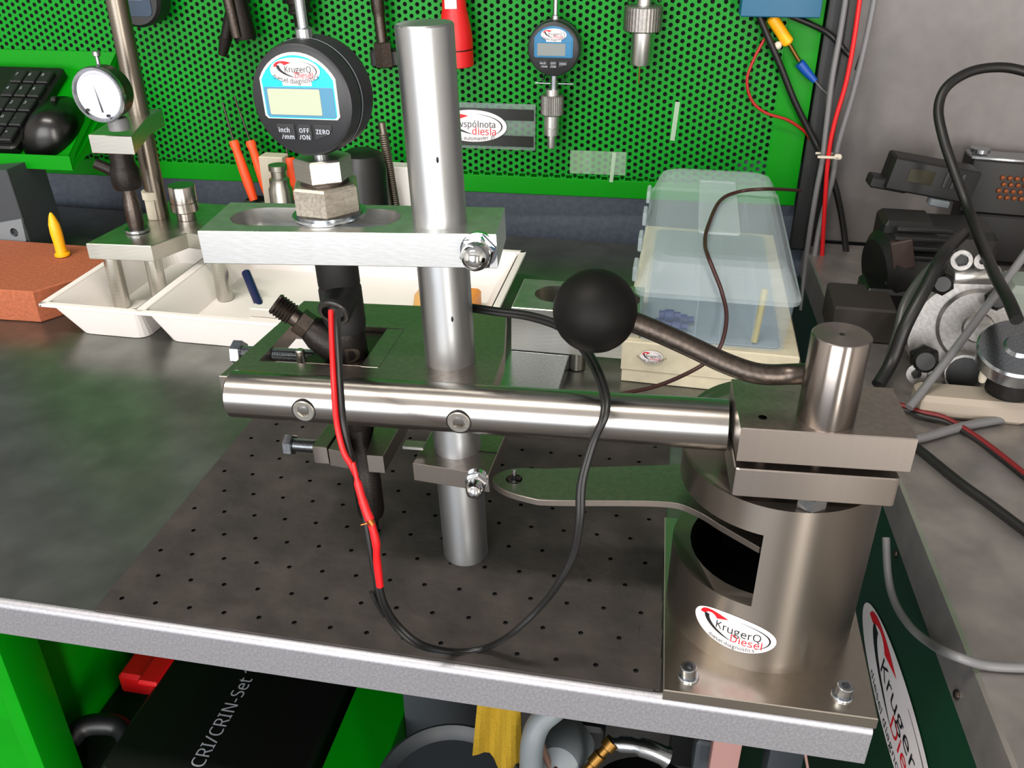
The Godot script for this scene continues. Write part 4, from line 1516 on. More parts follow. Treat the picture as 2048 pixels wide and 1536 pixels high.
func hook(T: Transform3D, at: Vector3, parent: Node3D) -> void:
	var s := S()
	tube(s, smooth([at + V(0, 0.001, -0.0085), at + V(0, 0, 0.002), at + V(0, -0.001, 0.014), at + V(0, 0.003, 0.018)], 4), 0.0012, 8)
	part("peg_hook", s, M.zinc, parent)


func hung_items() -> void:
	var T := panel_T()
	var B := T.basis
	var I := T.affine_inverse()
	var s := S()
	# ---- second digital gauge with its adapter
	var g := digital_gauge("wall_gauge", "round digital gauge with a blue label hanging on the green panel", V(-0.1426, 0.2227, -1.0028), B, M.blue_label, M.screen_grey, false)
	hook(T, V(-0.012, -0.033, -0.025), g)
	hook(T, V(0.012, -0.033, -0.025), g)
	for x in [-0.0125, 0.0125]:
		s = S()
		tube(s, PackedVector3Array([V(x - 0.0085, -0.0385, -0.018), V(x + 0.0085, -0.0385, -0.018)]), 0.0011, 8)
		part("hook_bar", s, M.zinc, g)
	var ad := V(-0.1446, 0.1792, -1.0158)
	var o := thing("gauge_adapter", "knurled steel adapter under the gauge that hangs on the green panel", "adapter", ad, B)
	s = S()
	lathe(s, [Vector2(0, -0.0065), Vector2(0.0078, -0.0065), Vector2(0.0078, 0), Vector2(0, 0)], 28)
	part("collar", s, M.alu, o)
	s = S()
	lathe(s, [Vector2(0, -0.0500), Vector2(0.0084, -0.0500), Vector2(0.0086, -0.0420), Vector2(0.0080, -0.0415), Vector2(0.0086, -0.041), Vector2(0.0086, -0.0275), Vector2(0, -0.0275)], 28)
	lathe(s, [Vector2(0, -0.0650), Vector2(0.0044, -0.0650), Vector2(0.0046, -0.0640), Vector2(0.0046, -0.0495), Vector2(0, -0.0495)], 24)
	part("sleeve", s, M.alu, o)
	s = S()
	knurl(s, 0.0128, -0.0280, -0.0062)
	part("knurled_ring", s, M.cast, o)
	# ---- pin tool
	o = thing("pin_tool", "knurled steel pin tool hanging at the top of the panel left of the teal box", "tool", V(-0.0508, 0.2538, -1.0189), B)
	s = S()
	knurl(s, 0.0200, -0.0125, 0.0125)
	part("knurled_ring", s, M.cast, o)
	s = S()
	lathe(s, [Vector2(0, -0.0465), Vector2(0.0100, -0.0465), Vector2(0.0108, -0.0450), Vector2(0.0108, -0.0120), Vector2(0, -0.0120)], 32)
	part("barrel", s, M.alu, o)
	s = S()
	rod(s, 0.0075, 0.012, 0.045, Transform3D.IDENTITY, 24)
	part("neck", s, M.alu, o)
	s = S()
	rod(s, 0.0009, -0.0660, -0.0460, Transform3D.IDENTITY, 10, 0.0002)
	part("needle", s, M.brass, o)
	hook(T, V(-0.016, 0.018, -0.012), o)
	hook(T, V(0.016, 0.018, -0.012), o)
	# ---- red torch
	o = thing("red_torch", "red plastic torch with a white label and a black ring behind the column top", "torch", V(-0.2498, 0.2014, -1.0082), B * Basis(V(0, 0, 1), 0.03))
	s = S()
	lathe(s, [Vector2(0, 0), Vector2(0.0172, 0), Vector2(0.0182, 0.001), Vector2(0.0180, 0.017), Vector2(0, 0.017)], 32)
	lathe(s, [Vector2(0, 0.0185), Vector2(0.0182, 0.0185), Vector2(0.0182, 0.028), Vector2(0.0165, 0.042), Vector2(0.0130, 0.060), Vector2(0.0120, 0.10), Vector2(0, 0.10)], 32)
	part("body", s, M.red, o)
	s = S()
	rod(s, 0.0175, 0.0168, 0.0188, Transform3D.IDENTITY, 32)
	part("black_ring", s, M.black, o)
	s = S()
	box2(s, V(-0.0075, 0.060, 0.0118), V(0.0055, 0.098, 0.0135), 0.0004)
	part("white_label", s, M.white, o)
	# ---- injectors on the panel
	injector_hung("hanging_injector", "dark Y-shaped injector hanging on the panel left of the large gauge", V(-0.4920, 0.2220, -0.9996), B * Basis(V(0, 0, 1), 0.10), 0)
	injector_hung("hanging_injector", "dark injector hanging directly behind the plunger of the large gauge", V(-0.4233, 0.2340, -1.0026), B * Basis(V(0, 0, 1), 0.06), 1)
	injector_hung("hanging_injector", "injector with a grey hexagon end hanging between large gauge and column", V(-0.3324, 0.1958, -1.0066), B * Basis(V(0, 0, 1), 0.06), 2)
	# ---- blue-handled thing at the top left
	o = thing("round_blue_gauge", "dark round gauge with a blue face cut off by the top edge", "dial gauge", V(-0.6065, 0.2649, -0.9766), B)
	s = S()
	var Z := Transform3D(Basis(V(1, 0, 0), V(0, 0, 1), V(0, -1, 0)), Vector3.ZERO)
	lathe(s, [Vector2(0, -0.028), Vector2(0.0285, -0.028), Vector2(0.0290, -0.004), Vector2(0.026, 0.0), Vector2(0, 0.0)], 40, Z)
	part("case", s, M.charcoal_dark, o)
	s = S()
	prism(s, rect(-0.019, -0.017, 0.019, 0.03, 0.006, 4), -0.0008, 0.0008, Transform3D(Basis(V(1, 0, 0), V(0, 0, 1), V(0, 1, 0)), Vector3.ZERO), 0.0002)
	var lb := part("label", s, mt(Color(0.05, 0.16, 0.25), 0.4), o)
	s = S()
	prism(s, rect(-0.016, 0.0, 0.010, 0.012, 0.001, 2), 0.0006, 0.0014, Transform3D(Basis(V(1, 0, 0), V(0, 0, 1), V(0, 1, 0)), Vector3.ZERO))
	part("screen", s, M.screen_grey, lb)
	# ---- clear pocket with half of an oval sticker
	o = thing("clear_pocket", "clear plastic pocket with an oval sticker screwed to the green panel", "pocket", V(-0.2156, 0.1324, -1.0297), B)
	s = S()
	box2(s, V(-0.075, -0.0265, 0.0), V(0.050, 0.0260, 0.0012), 0.0003)
	part("pocket_sheet", s, M.acrylic, o)
	for yy in [0.0135, -0.0165]:
		s = S()
		box2(s, V(-0.075, yy - 0.006, 0.0014), V(0.048, yy + 0.0065, 0.0022), 0.0003)
		part("dark_strip", s, mt(Color(0.045, 0.06, 0.05), 0.4), o)
	sticker(o, 0.0400, 0.0182, func(x, y, h): return V(x - 0.0230, y, 0.0026 + h), "wspólnota", "diesla", "www. automaster .pl")
	# ---- clear label holders and tape strips
	o = thing("label_holder", "small transparent label holder low on the green panel", "label holder", V(-0.0931, 0.0940, -1.0375), B)
	s = S()
	box2(s, V(-0.032, -0.0135, 0.0), V(0.033, 0.0135, 0.0016), 0.0003)
	part("holder", s, M.clear, o)
	s = S()
	box2(s, V(0.0160, -0.021, 0.0017), V(0.0205, 0.0140, 0.0023), 0.0002, Transform3D(Basis(V(0, 0, 1), -0.06), Vector3.ZERO))
	part("tape_strip", s, M.tape, o)
	s = S()
	var tp := V(-0.0086, 0.1438, -1.0415)
	box(s, Vector3.ZERO, V(0.0052, 0.043, 0.0006), Transform3D(B * Basis(V(0, 0, 1), -0.05), tp), 0.0001)
	solo("tape_strip", "thin pale tape strip stuck upright on the right half of the panel", "tape", s, M.tape)
	# ---- teal box
	s = S()
	var t0 := I * V(0.0469, 0.2582, -1.0451)
	var t1 := I * V(0.1262, 0.2600, -1.0486)
	box2(s, V(t0.x, t0.y, 0.001), V(t1.x, t0.y + 0.08, 0.03), 0.001, T)
	solo("teal_box", "teal plastic box mounted at the top right of the green panel", "box", s, M.teal)
	# ---- yellow probe with blue plug
	var y0 := V(0.0804, 0.2566, -1.0366)
	var y1 := V(0.1025, 0.2300, -1.0376)
	o = thing("probe_lead", "yellow test probe joined to a blue plug on the panel's right edge", "probe", y0, along(Vector3.ZERO, y1 - y0).basis)
	var L := (y1 - y0).length()
	s = S()
	rod(s, 0.0062, 0, L, Transform3D.IDENTITY, 20, 0.002)
	part("yellow_sleeve", s, M.yellow, o)
	s = S()
	var F := o.transform.affine_inverse()
	tube(s, PackedVector3Array([V(0, L, 0), F * V(0.1153, 0.2132, -1.0381)]), 0.0022, 8)
	part("brass_tip", s, M.brass, o)
	s = S()
	tube(s, PackedVector3Array([F * V(0.1161, 0.2112, -1.0382), F * V(0.1241, 0.2032, -1.0385), F * V(0.1349, 0.1932, -1.0390)]), 0.0048, 14, [1.1, 1.0, 0.7])
	part("blue_plug", s, M.blue, o)
	s = S()
	tube(s, smooth([F * V(0.1349, 0.1932, -1.0390), F * V(0.1426, 0.1858, -1.0413), F * V(0.1521, 0.1780, -1.0457)], 4), 0.0010, 6)
	part("thin_wire", s, M.grey_cable, o)
	s = S()
	ball(s, F * V(0.0913, 0.2285, -1.0351), 0.0042, 16)
	part("white_clip", s, M.ivory, o)
	# ---- sloping green shelf with keyboard and mouse
	shelf_items()


func knurl(s: SurfaceTool, r: float, y0: float, y1: float) -> void:
	var p := PackedVector2Array()
	for i in 72:
		p.append(Vector2.from_angle(TAU * i / 72) * (r if i % 2 == 0 else r - 0.0005))
	prism(s, p, y0, y1, Transform3D.IDENTITY, 0.0012)


func injector_hung(called: String, label: String, at: Vector3, b: Basis, kind: int) -> void:
	var o := thing(called, label, "injector", at, b, "injectors hanging on the panel")
	var s := S()
	if kind == 0:
		lathe(s, [Vector2(0, 0.002), Vector2(0.0125, 0.002), Vector2(0.0130, 0.006), Vector2(0.0125, 0.018), Vector2(0.0110, 0.050), Vector2(0.0095, 0.075), Vector2(0, 0.075)], 24)
		part("body", s, M.black_steel, o)
		s = S()
		lathe(s, [Vector2(0, 0), Vector2(0.0062, 0), Vector2(0.0062, 0.028), Vector2(0, 0.028)], 18, along(V(-0.008, 0.030, 0.006), V(-0.45, -0.9, 0)))
		lathe(s, [Vector2(0, 0), Vector2(0.0072, 0), Vector2(0.0050, 0.020), Vector2(0, 0.020)], 18, along(V(-0.020, 0.006, 0.006), V(-0.45, -0.9, 0)))
		part("inlet", s, M.black_steel, o)
		s = S()
		lathe(s, [Vector2(0, 0), Vector2(0.0060, 0), Vector2(0.0062, 0.040), Vector2(0, 0.040)], 18, Transform3D(Basis.IDENTITY, V(-0.004, 0.006, 0.012)))
		part("steel_sleeve", s, M.dark_steel, o)
	elif kind == 1:
		lathe(s, [Vector2(0, 0), Vector2(0.0085, 0), Vector2(0.0085, 0.018), Vector2(0.0135, 0.019), Vector2(0.0135, 0.022), Vector2(0.0120, 0.023), Vector2(0.0120, 0.028), Vector2(0.0138, 0.029), Vector2(0.0138, 0.070), Vector2(0, 0.070)], 24)
		part("body", s, M.black_steel, o)
	else:
		lathe(s, [Vector2(0, 0.028), Vector2(0.0062, 0.028), Vector2(0.0062, 0.056), Vector2(0.0068, 0.0565), Vector2(0.0068, 0.058), Vector2(0.0074, 0.060), Vector2(0.0074, 0.10), Vector2(0, 0.10)], 24)
		part("barrel", s, M.dark_steel, o)
		s = S()
		prism(s, hexa(0.0105, 0.4), 0.002, 0.029, Transform3D.IDENTITY, 0.001)
		part("hexagon_end", s, M.dark_steel, o)
		s = S()
		box2(s, V(-0.018, 0.0, -0.015), V(0.014, 0.020, -0.004), 0.003)
		part("connector", s, M.black, o)


func shelf_items() -> void:
	var a := V(-0.6635, 0.2029, -1.0131)
	var b := V(-0.6701, 0.1823, -1.0128)
	var f := V(-0.6484, 0.1202, -0.8646)
	var fl := V(-0.6525, 0.1046, -0.8645)
	var l := V(-0.9, 0, 0)
	var T := panel_T()
	var I := T.affine_inverse()
	var o := thing("sloping_shelf", "sloping green steel shelf on the panel carrying the keyboard", "shelf", T.origin, T.basis)
	a = I * a; b = I * b; f = I * f; fl = I * fl
	var left := -0.75
	var s := S()
	# flange, floor and lip bent from one sheet (profile in y, z)
	var prof := PackedVector2Array([Vector2(0.001, a.y), Vector2(0.0025, a.y), Vector2(0.0035, b.y), Vector2(0.1500, f.y - 0.012), Vector2(0.1500, f.y), Vector2(0.1515, f.y), Vector2(0.1515, fl.y), Vector2(0.1490, fl.y), Vector2(0.1485, fl.y + 0.003), Vector2(0.001, b.y - 0.003)])
	prism(s, prof, left, f.x, Transform3D(Basis(V(0, 0, 1), V(1, 0, 0), V(0, 1, 0)), Vector3.ZERO))
	part("bent_sheet", s, M.green, o)
	s = S()
	var e0 := Vector3(f.x, f.y, 0.1515)
	var pts := [V(f.x, f.y, 0.1515), V(f.x, fl.y, 0.1515), V(b.x - 0.02, fl.y + 0.004, 0.02), V(b.x, b.y, 0.002), V(a.x, a.y, 0.002)]
	var n := V(1, 0, 0.3).normalized()
	for k in [0.0, -0.0015]:
		for i in range(1, 4):
			var off: Vector3 = n * k
			tri(s, pts[0] + off, pts[i] + off, pts[i + 1] + off, n if k == 0.0 else -n, n if k == 0.0 else -n, n if k == 0.0 else -n)
	part("end_cheek", s, M.green, o)
	# frame lying on the shelf floor: x right, y away from the floor, z down the slope
	var z0 := V(0, b.y, 0.0035)
	var z1 := V(0, f.y - 0.012, 0.150)
	var dz := (z1 - z0).normalized()
	var K := T * Transform3D(Basis(V(1, 0, 0), dz.cross(V(1, 0, 0)), dz), V(0, z0.y, z0.z))
	var KI := K.affine_inverse()
	var len := (z1 - z0).length()
	var cr := I * V(-0.7195, 0.1614, -0.9366)
	var kx := cr.x
	o = thing("keyboard", "black computer keyboard cut off by the left edge on the sloping shelf", "keyboard", K.origin, K.basis)
	s = S()
	prism(s, rect(-0.74, 0.012, kx, len - 0.013, 0.006, 3), 0.0006, 0.012, Transform3D.IDENTITY, 0.002)
	part("body", s, M.black, o)
	var rows := 5
	var dzk := (len - 0.042) / rows
	for i in 3:
		for j in rows:
			s = S()
			var kc := V(kx - 0.0125 - i * 0.0165, 0.0145, 0.024 + (j + 0.5) * dzk)
			box(s, kc, V(0.0145, 0.006, dzk - 0.003), Transform3D.IDENTITY, 0.0012)
			var key := part("key", s, M.charcoal_dark, o)
			s = S()
			var tt: String = [["9", "6", "3", ".", "+"], ["8", "5", "2", "0", "-"], ["7", "4", "1", "0", "*"]][i][j]
			letters(s, tt, 0.006, func(x, y): return V(kc.x + x - 0.003, kc.y + 0.0032, kc.z - y - 0.002))
			part("lettering", s, M.print_grey, key)
	var mc := I * V(-0.7000, 0.1374, -0.9224)
	o = thing("computer_mouse", "glossy black computer mouse lying right of the keyboard on the shelf", "computer mouse", K * V(mc.x + 0.004, 0.0005, len - 0.056), K.basis)
	s = S()
	var p := []
	for i in 13:
		var t := PI / 2 * i / 12
		p.append(Vector2(cos(t) if i < 12 else 0.0, sin(t)))
	lathe(s, [Vector2(0, 0)] + p, 40, Transform3D(Basis.from_scale(V(0.030, 0.026, 0.050)), Vector3.ZERO))
	part("shell", s, mt(Color(0.02, 0.018, 0.02), 0.28), o)
	s = S()
	rod(s, 0.005, -0.003, 0.003, Transform3D(Basis(V(0, 0, 1), PI / 2), V(0, 0.0205, -0.026)), 16)
	part("scroll_wheel", s, M.rubber, o)


func ring(s: SurfaceTool, A: Transform3D, ro: float, ri: float, h: float) -> void:
	prism(s, circle(Vector2.ZERO, ro, 28), 0.0, h, A, 0.0006, [circle(Vector2.ZERO, ri, 20)])
	prism(s, circle(Vector2.ZERO, ri + 0.0002, 20), 0.0, h * 0.15, A)


func machine_items() -> void:
	var s := S()
	# ---- aluminium pump on the machine table
	var C := V(0.2472, 0.0435, -0.7615)
	var nrm := V(-0.16, 0.30, 0.94).normalized()
	var P := along(C, nrm, Vector3.UP)
	var o := thing("aluminium_pump", "cast aluminium pump with black fittings standing on the machine table", "pump", C, P.basis)
	var F := o.transform.affine_inverse()
	lathe(s, [Vector2(0, -0.034), Vector2(0.024, -0.034), Vector2(0.029, -0.028), Vector2(0.030, -0.012), Vector2(0, -0.012)], 40)
	part("housing", s, M.cast, o)
	s = S()
	var fl := PackedVector2Array()
	for q in [V(0.2235, 0.0708, -0.7669), V(0.2143, 0.0618, -0.7600), V(0.2045, 0.0420, -0.7467), V(0.2068, 0.0289, -0.7396), V(0.2167, 0.0146, -0.7333), V(0.2376, 0.0094, -0.7341), V(0.2714, 0.0094, -0.7405), V(0.2877, 0.0157, -0.7472), V(0.2898, 0.0438, -0.7638), V(0.2841, 0.0701, -0.7778), V(0.2745, 0.0813, -0.7825), V(0.2385, 0.0813, -0.7757)]:
		var w: Vector3 = F * q
		fl.append(Vector2(w.x, w.z))
	prism(s, fl, -0.014, 0.001, Transform3D.IDENTITY, 0.003)
	part("flange", s, M.cast, o)
	s = S()
	var dc := F * V(0.2638, 0.0479, -0.7554)
	lathe(s, [Vector2(0, -0.010), Vector2(0.031, -0.010), Vector2(0.0325, -0.004), Vector2(0.0325, 0.002), Vector2(0.0300, 0.0040), Vector2(0.013, 0.0032), Vector2(0.0115, 0.008), Vector2(0, 0.0085)], 40, Transform3D(Basis.IDENTITY, V(dc.x, 0.004, dc.z)))
	part("front_disc", s, M.cast, o)
	s = S()
	var a := F * V(0.2398, 0.0824, -0.7824)
	var b := F * V(0.2797, 0.0831, -0.7903)
	lathe(s, [Vector2(0, 0), Vector2(0.0085, 0), Vector2(0.0100, 0.002), Vector2(0.0100, (b - a).length() - 0.003), Vector2(0.008, (b - a).length()), Vector2(0, (b - a).length())], 28, along(a, b - a))
	part("upper_barrel", s, M.alu, o)
	for q in [[V(0.2449, 0.0974, -0.7827), 0.0092, 0.0055], [V(0.2623, 0.0967, -0.7855), 0.0072, 0.0028], [V(0.2129, 0.0182, -0.7194), 0.0085, 0.0042], [V(0.2244, 0.0162, -0.7228), 0.0060, 0.0022]]:
		s = S()
		ring(s, Transform3D(Basis.IDENTITY, F * q[0]), q[1], q[2], 0.008)
		var lg := part("lug", s, M.cast, o)
		s = S()
		var lp: Vector3 = F * q[0]
		prism(s, circle(Vector2.ZERO, q[2], 18), 0.0014, 0.0030, Transform3D(Basis.IDENTITY, lp))
		part("bore", s, M.black, lg)
	s = S()
	var pr := F * V(0.2520, 0.0202, -0.7232)
	prism(s, circle(Vector2.ZERO, 0.0165, 32), -0.012, 0.004, Transform3D(Basis.IDENTITY, pr), 0.001, [circle(Vector2(0, 0.001), 0.0145, 28)])
	part("lower_port", s, M.cast, o)
	s = S()
	prism(s, circle(Vector2(0, 0.001), 0.0146, 28), -0.010, -0.006, Transform3D(Basis.IDENTITY, pr))
	part("port_bore", s, M.black, o)
	s = S()
	var hs := F * V(0.2397, 0.0340, -0.7452)
	lathe(s, [Vector2(0, 0), Vector2(0.0018, 0.0002), Vector2(0, 0.0006)], 12, Transform3D(Basis.IDENTITY, V(hs.x, 0.0010, hs.z)))
	part("bolt_hole", s, M.black, o)
	for q in [[V(0.2184, 0.0291, -0.7244), 0.0125, 0.014], [V(0.2282, 0.0830, -0.7631), 0.0105, 0.014], [V(0.2727, 0.0732, -0.7600), 0.0095, 0.016]]:
		s = S()
		prism(s, hexa(q[1], 0.3), -0.006, q[2] * 0.5, Transform3D(Basis.IDENTITY, F * q[0]), 0.002)
		lathe(s, [Vector2(0, 0), Vector2(q[1] * 0.8, 0), Vector2(q[1] * 0.8, q[2] * 0.8), Vector2(q[1] * 0.6, q[2]), Vector2(0, q[2])], 18, Transform3D(Basis.IDENTITY, F * q[0]))
		part("black_fitting", s, M.black, o)
	# ---- pedestal
	s = S()
	var p0 := V(0.2052, 0.0062, -0.6633)
	box2(s, V(p0.x, 0.0062, p0.z), V(p0.x + 0.082, 0.0255, p0.z - 0.030), 0.004)
	solo("cream_pedestal", "low cream block between the aluminium pump and the machine table", "pedestal", s, M.cream_white)
	# ---- steel disc valve
	C = V(0.2686, 0.0629, -0.6714)
	o = thing("disc_valve", "thick grey steel disc on a black cylinder at the right edge of the frame", "valve", C, along(Vector3.ZERO, V(-0.15, 0.92, 0.35)).basis)
	s = S()
	lathe(s, [Vector2(0, -0.006), Vector2(0.020, -0.006), Vector2(0.029, -0.003), Vector2(0.0300, 0.010), Vector2(0.0285, 0.012), Vector2(0.012, 0.0125), Vector2(0.010, 0.015), Vector2(0, 0.015)], 44)
	part("disc", s, M.zinc, o)
	s = S()
	lathe(s, [Vector2(0, -0.058), Vector2(0.0165, -0.058), Vector2(0.0170, -0.026), Vector2(0.0145, -0.022), Vector2(0.0145, -0.005), Vector2(0, -0.005)], 30)
	part("black_cylinder", s, M.rubber, o)
	s = S()
	lathe(s, [Vector2(0, 0), Vector2(0.0026, 0), Vector2(0.0032, 0.004), Vector2(0.0030, 0.011), Vector2(0, 0.012)], 14, Transform3D(Basis.IDENTITY, V(-0.0225, -0.021, 0.004)))
	part("ivory_pin", s, M.ivory, o)
	# ---- dark motor and its electronics
	o = thing("dark_motor", "black electric motor and brackets in the shade behind the aluminium pump", "motor", V(0.2451, 0.0572, -0.8858))
	F = o.transform.affine_inverse()
	s = S()
	a = F * V(0.1969, 0.0487, -0.8719)
	b = F * V(0.2453, 0.0551, -0.8846)
	lathe(s, [Vector2(0, 0), Vector2(0.030, 0), Vector2(0.038, 0.006), Vector2(0.039, 0.045), Vector2(0.034, 0.055), Vector2(0, 0.055)], 36, along(a, b - a))
	part("end_bell", s, M.black, o)
	s = S()
	var c := F * V(0.2660, 0.0609, -0.8802)
	box(s, c + V(0, -0.008, -0.02), V(0.075, 0.078, 0.06), Transform3D.IDENTITY, 0.006)
	c = F * V(0.2212, 0.0785, -0.8936)
	box(s, c, V(0.048, 0.040, 0.045), Transform3D.IDENTITY, 0.004)
	box(s, F * V(0.2063, 0.0232, -0.8590) + V(0, 0.004, 0), V(0.042, 0.030, 0.045), Transform3D.IDENTITY, 0.004)
	part("motor_body", s, M.black, o)
	s = S()
	for i in 7:
		box(s, F * V(0.2284, 0.0702, -0.8493) + V(0.0, 0.030 - i * 0.009, 0), V(0.050, 0.004, 0.010), Transform3D.IDENTITY, 0.001)
	part("cooling_fins", s, M.charcoal_dark, o)
	s = S()
	box(s, F * V(0.2200, 0.0853, -0.8447), V(0.019, 0.028, 0.008), Transform3D(Basis(V(0, 0, 1), 0.3), Vector3.ZERO), 0.001)
	part("brown_bracket", s, mt(Color(0.20, 0.14, 0.12), 0.6), o)
	o = thing("timer_module", "small dark timer module with a greenish display above the dark motor", "timer", V(0.2487, 0.1144, -0.9662), Basis(V(0, 0, 1), -0.16) * Basis(V(0, 1, 0), 0.1))
	s = S()
	box(s, V(0.008, 0, -0.012), V(0.088, 0.034, 0.03), Transform3D.IDENTITY, 0.002)
	box(s, V(-0.030, -0.014, -0.014), V(0.040, 0.012, 0.02), Transform3D.IDENTITY, 0.002)
	part("case", s, M.charcoal_dark, o)
	s = S()
	box(s, V(-0.006, 0.002, 0.0032), V(0.026, 0.014, 0.001), Transform3D.IDENTITY, 0.0003)
	part("display", s, mt(Color(0.16, 0.15, 0.09), 0.35), o)
	s = S()
	for i in 3:
		box(s, V(0.020 + i * 0.008, 0.004, 0.0034), V(0.005, 0.018, 0.0012), Transform3D.IDENTITY, 0.0004)
	part("button", s, M.charcoal, o)
	s = S()
	box(s, V(0.022, -0.021, 0.0), V(0.020, 0.007, 0.012), Transform3D.IDENTITY, 0.001)
	part("grey_terminal", s, M.grey_light, o)
	o = thing("relay_box", "dark relay box with rows of copper contacts at the right edge", "relay", V(0.3444, 0.0933, -1.0187), Basis(V(0, 0, 1), -0.03))
	s = S()
	box(s, V(0.006, 0, -0.02), V(0.090, 0.058, 0.04), Transform3D.IDENTITY, 0.002)
	box(s, V(0.010, -0.055, -0.02), V(0.090, 0.052, 0.045), Transform3D.IDENTITY, 0.002)
	part("case", s, mt(Color(0.07, 0.065, 0.07), 0.5), o)
	s = S()
	box(s, V(-0.004, 0.030, -0.016), V(0.075, 0.004, 0.028), Transform3D.IDENTITY, 0.001)
	lathe(s, [Vector2(0, 0), Vector2(0.010, 0), Vector2(0.010, 0.004), Vector2(0, 0.004)], 20, Transform3D(Basis.IDENTITY, V(-0.032, 0.034, -0.012)))
	part("steel_rail", s, M.zinc, o)
	for j in 4:
		for i in 5:
			s = S()
			var r := 0.0028
			lathe(s, [Vector2(0, 0), Vector2(r, 0), Vector2(r * 0.8, 0.0022), Vector2(0, 0.003)], 10, along(V(-0.006 + i * 0.0072 + 0.003 * (j % 2), 0.012 - j * 0.0070, 0.0005), V(0, 0, 1)))
			part("copper_contact", s, M.contact, o)
	# ---- dull brown block behind the post
	s = S()
	box2(s, V(0.1524, 0.0065, -0.7941), V(0.2080, 0.0065, -0.8045) + V(0.0, 0.034, -0.05), 0.002)
	solo("brown_box", "dull brown box in the shade behind the pivot post", "box", s, mt(Color(0.15, 0.13, 0.115), 0.7))
	# ---- white housing at the very edge
	s = S()
	box2(s, V(0.3226, 0.0418, -0.8681), V(0.3226, 0.0418, -0.8681) + V(0.10, -0.055, -0.05), 0.006)
	solo("pale_housing", "pale green-white housing cut off by the right edge of the frame", "housing", s, mt(Color(0.52, 0.56, 0.53), 0.5))


func cable(called: String, label: String, pts: Array, r: float, m: Material, cat := "cable", grp := "") -> MeshInstance3D:
	var s := S()
	tube(s, smooth(pts, 8), r, 12)
	return solo(called, label, cat, s, m, grp)


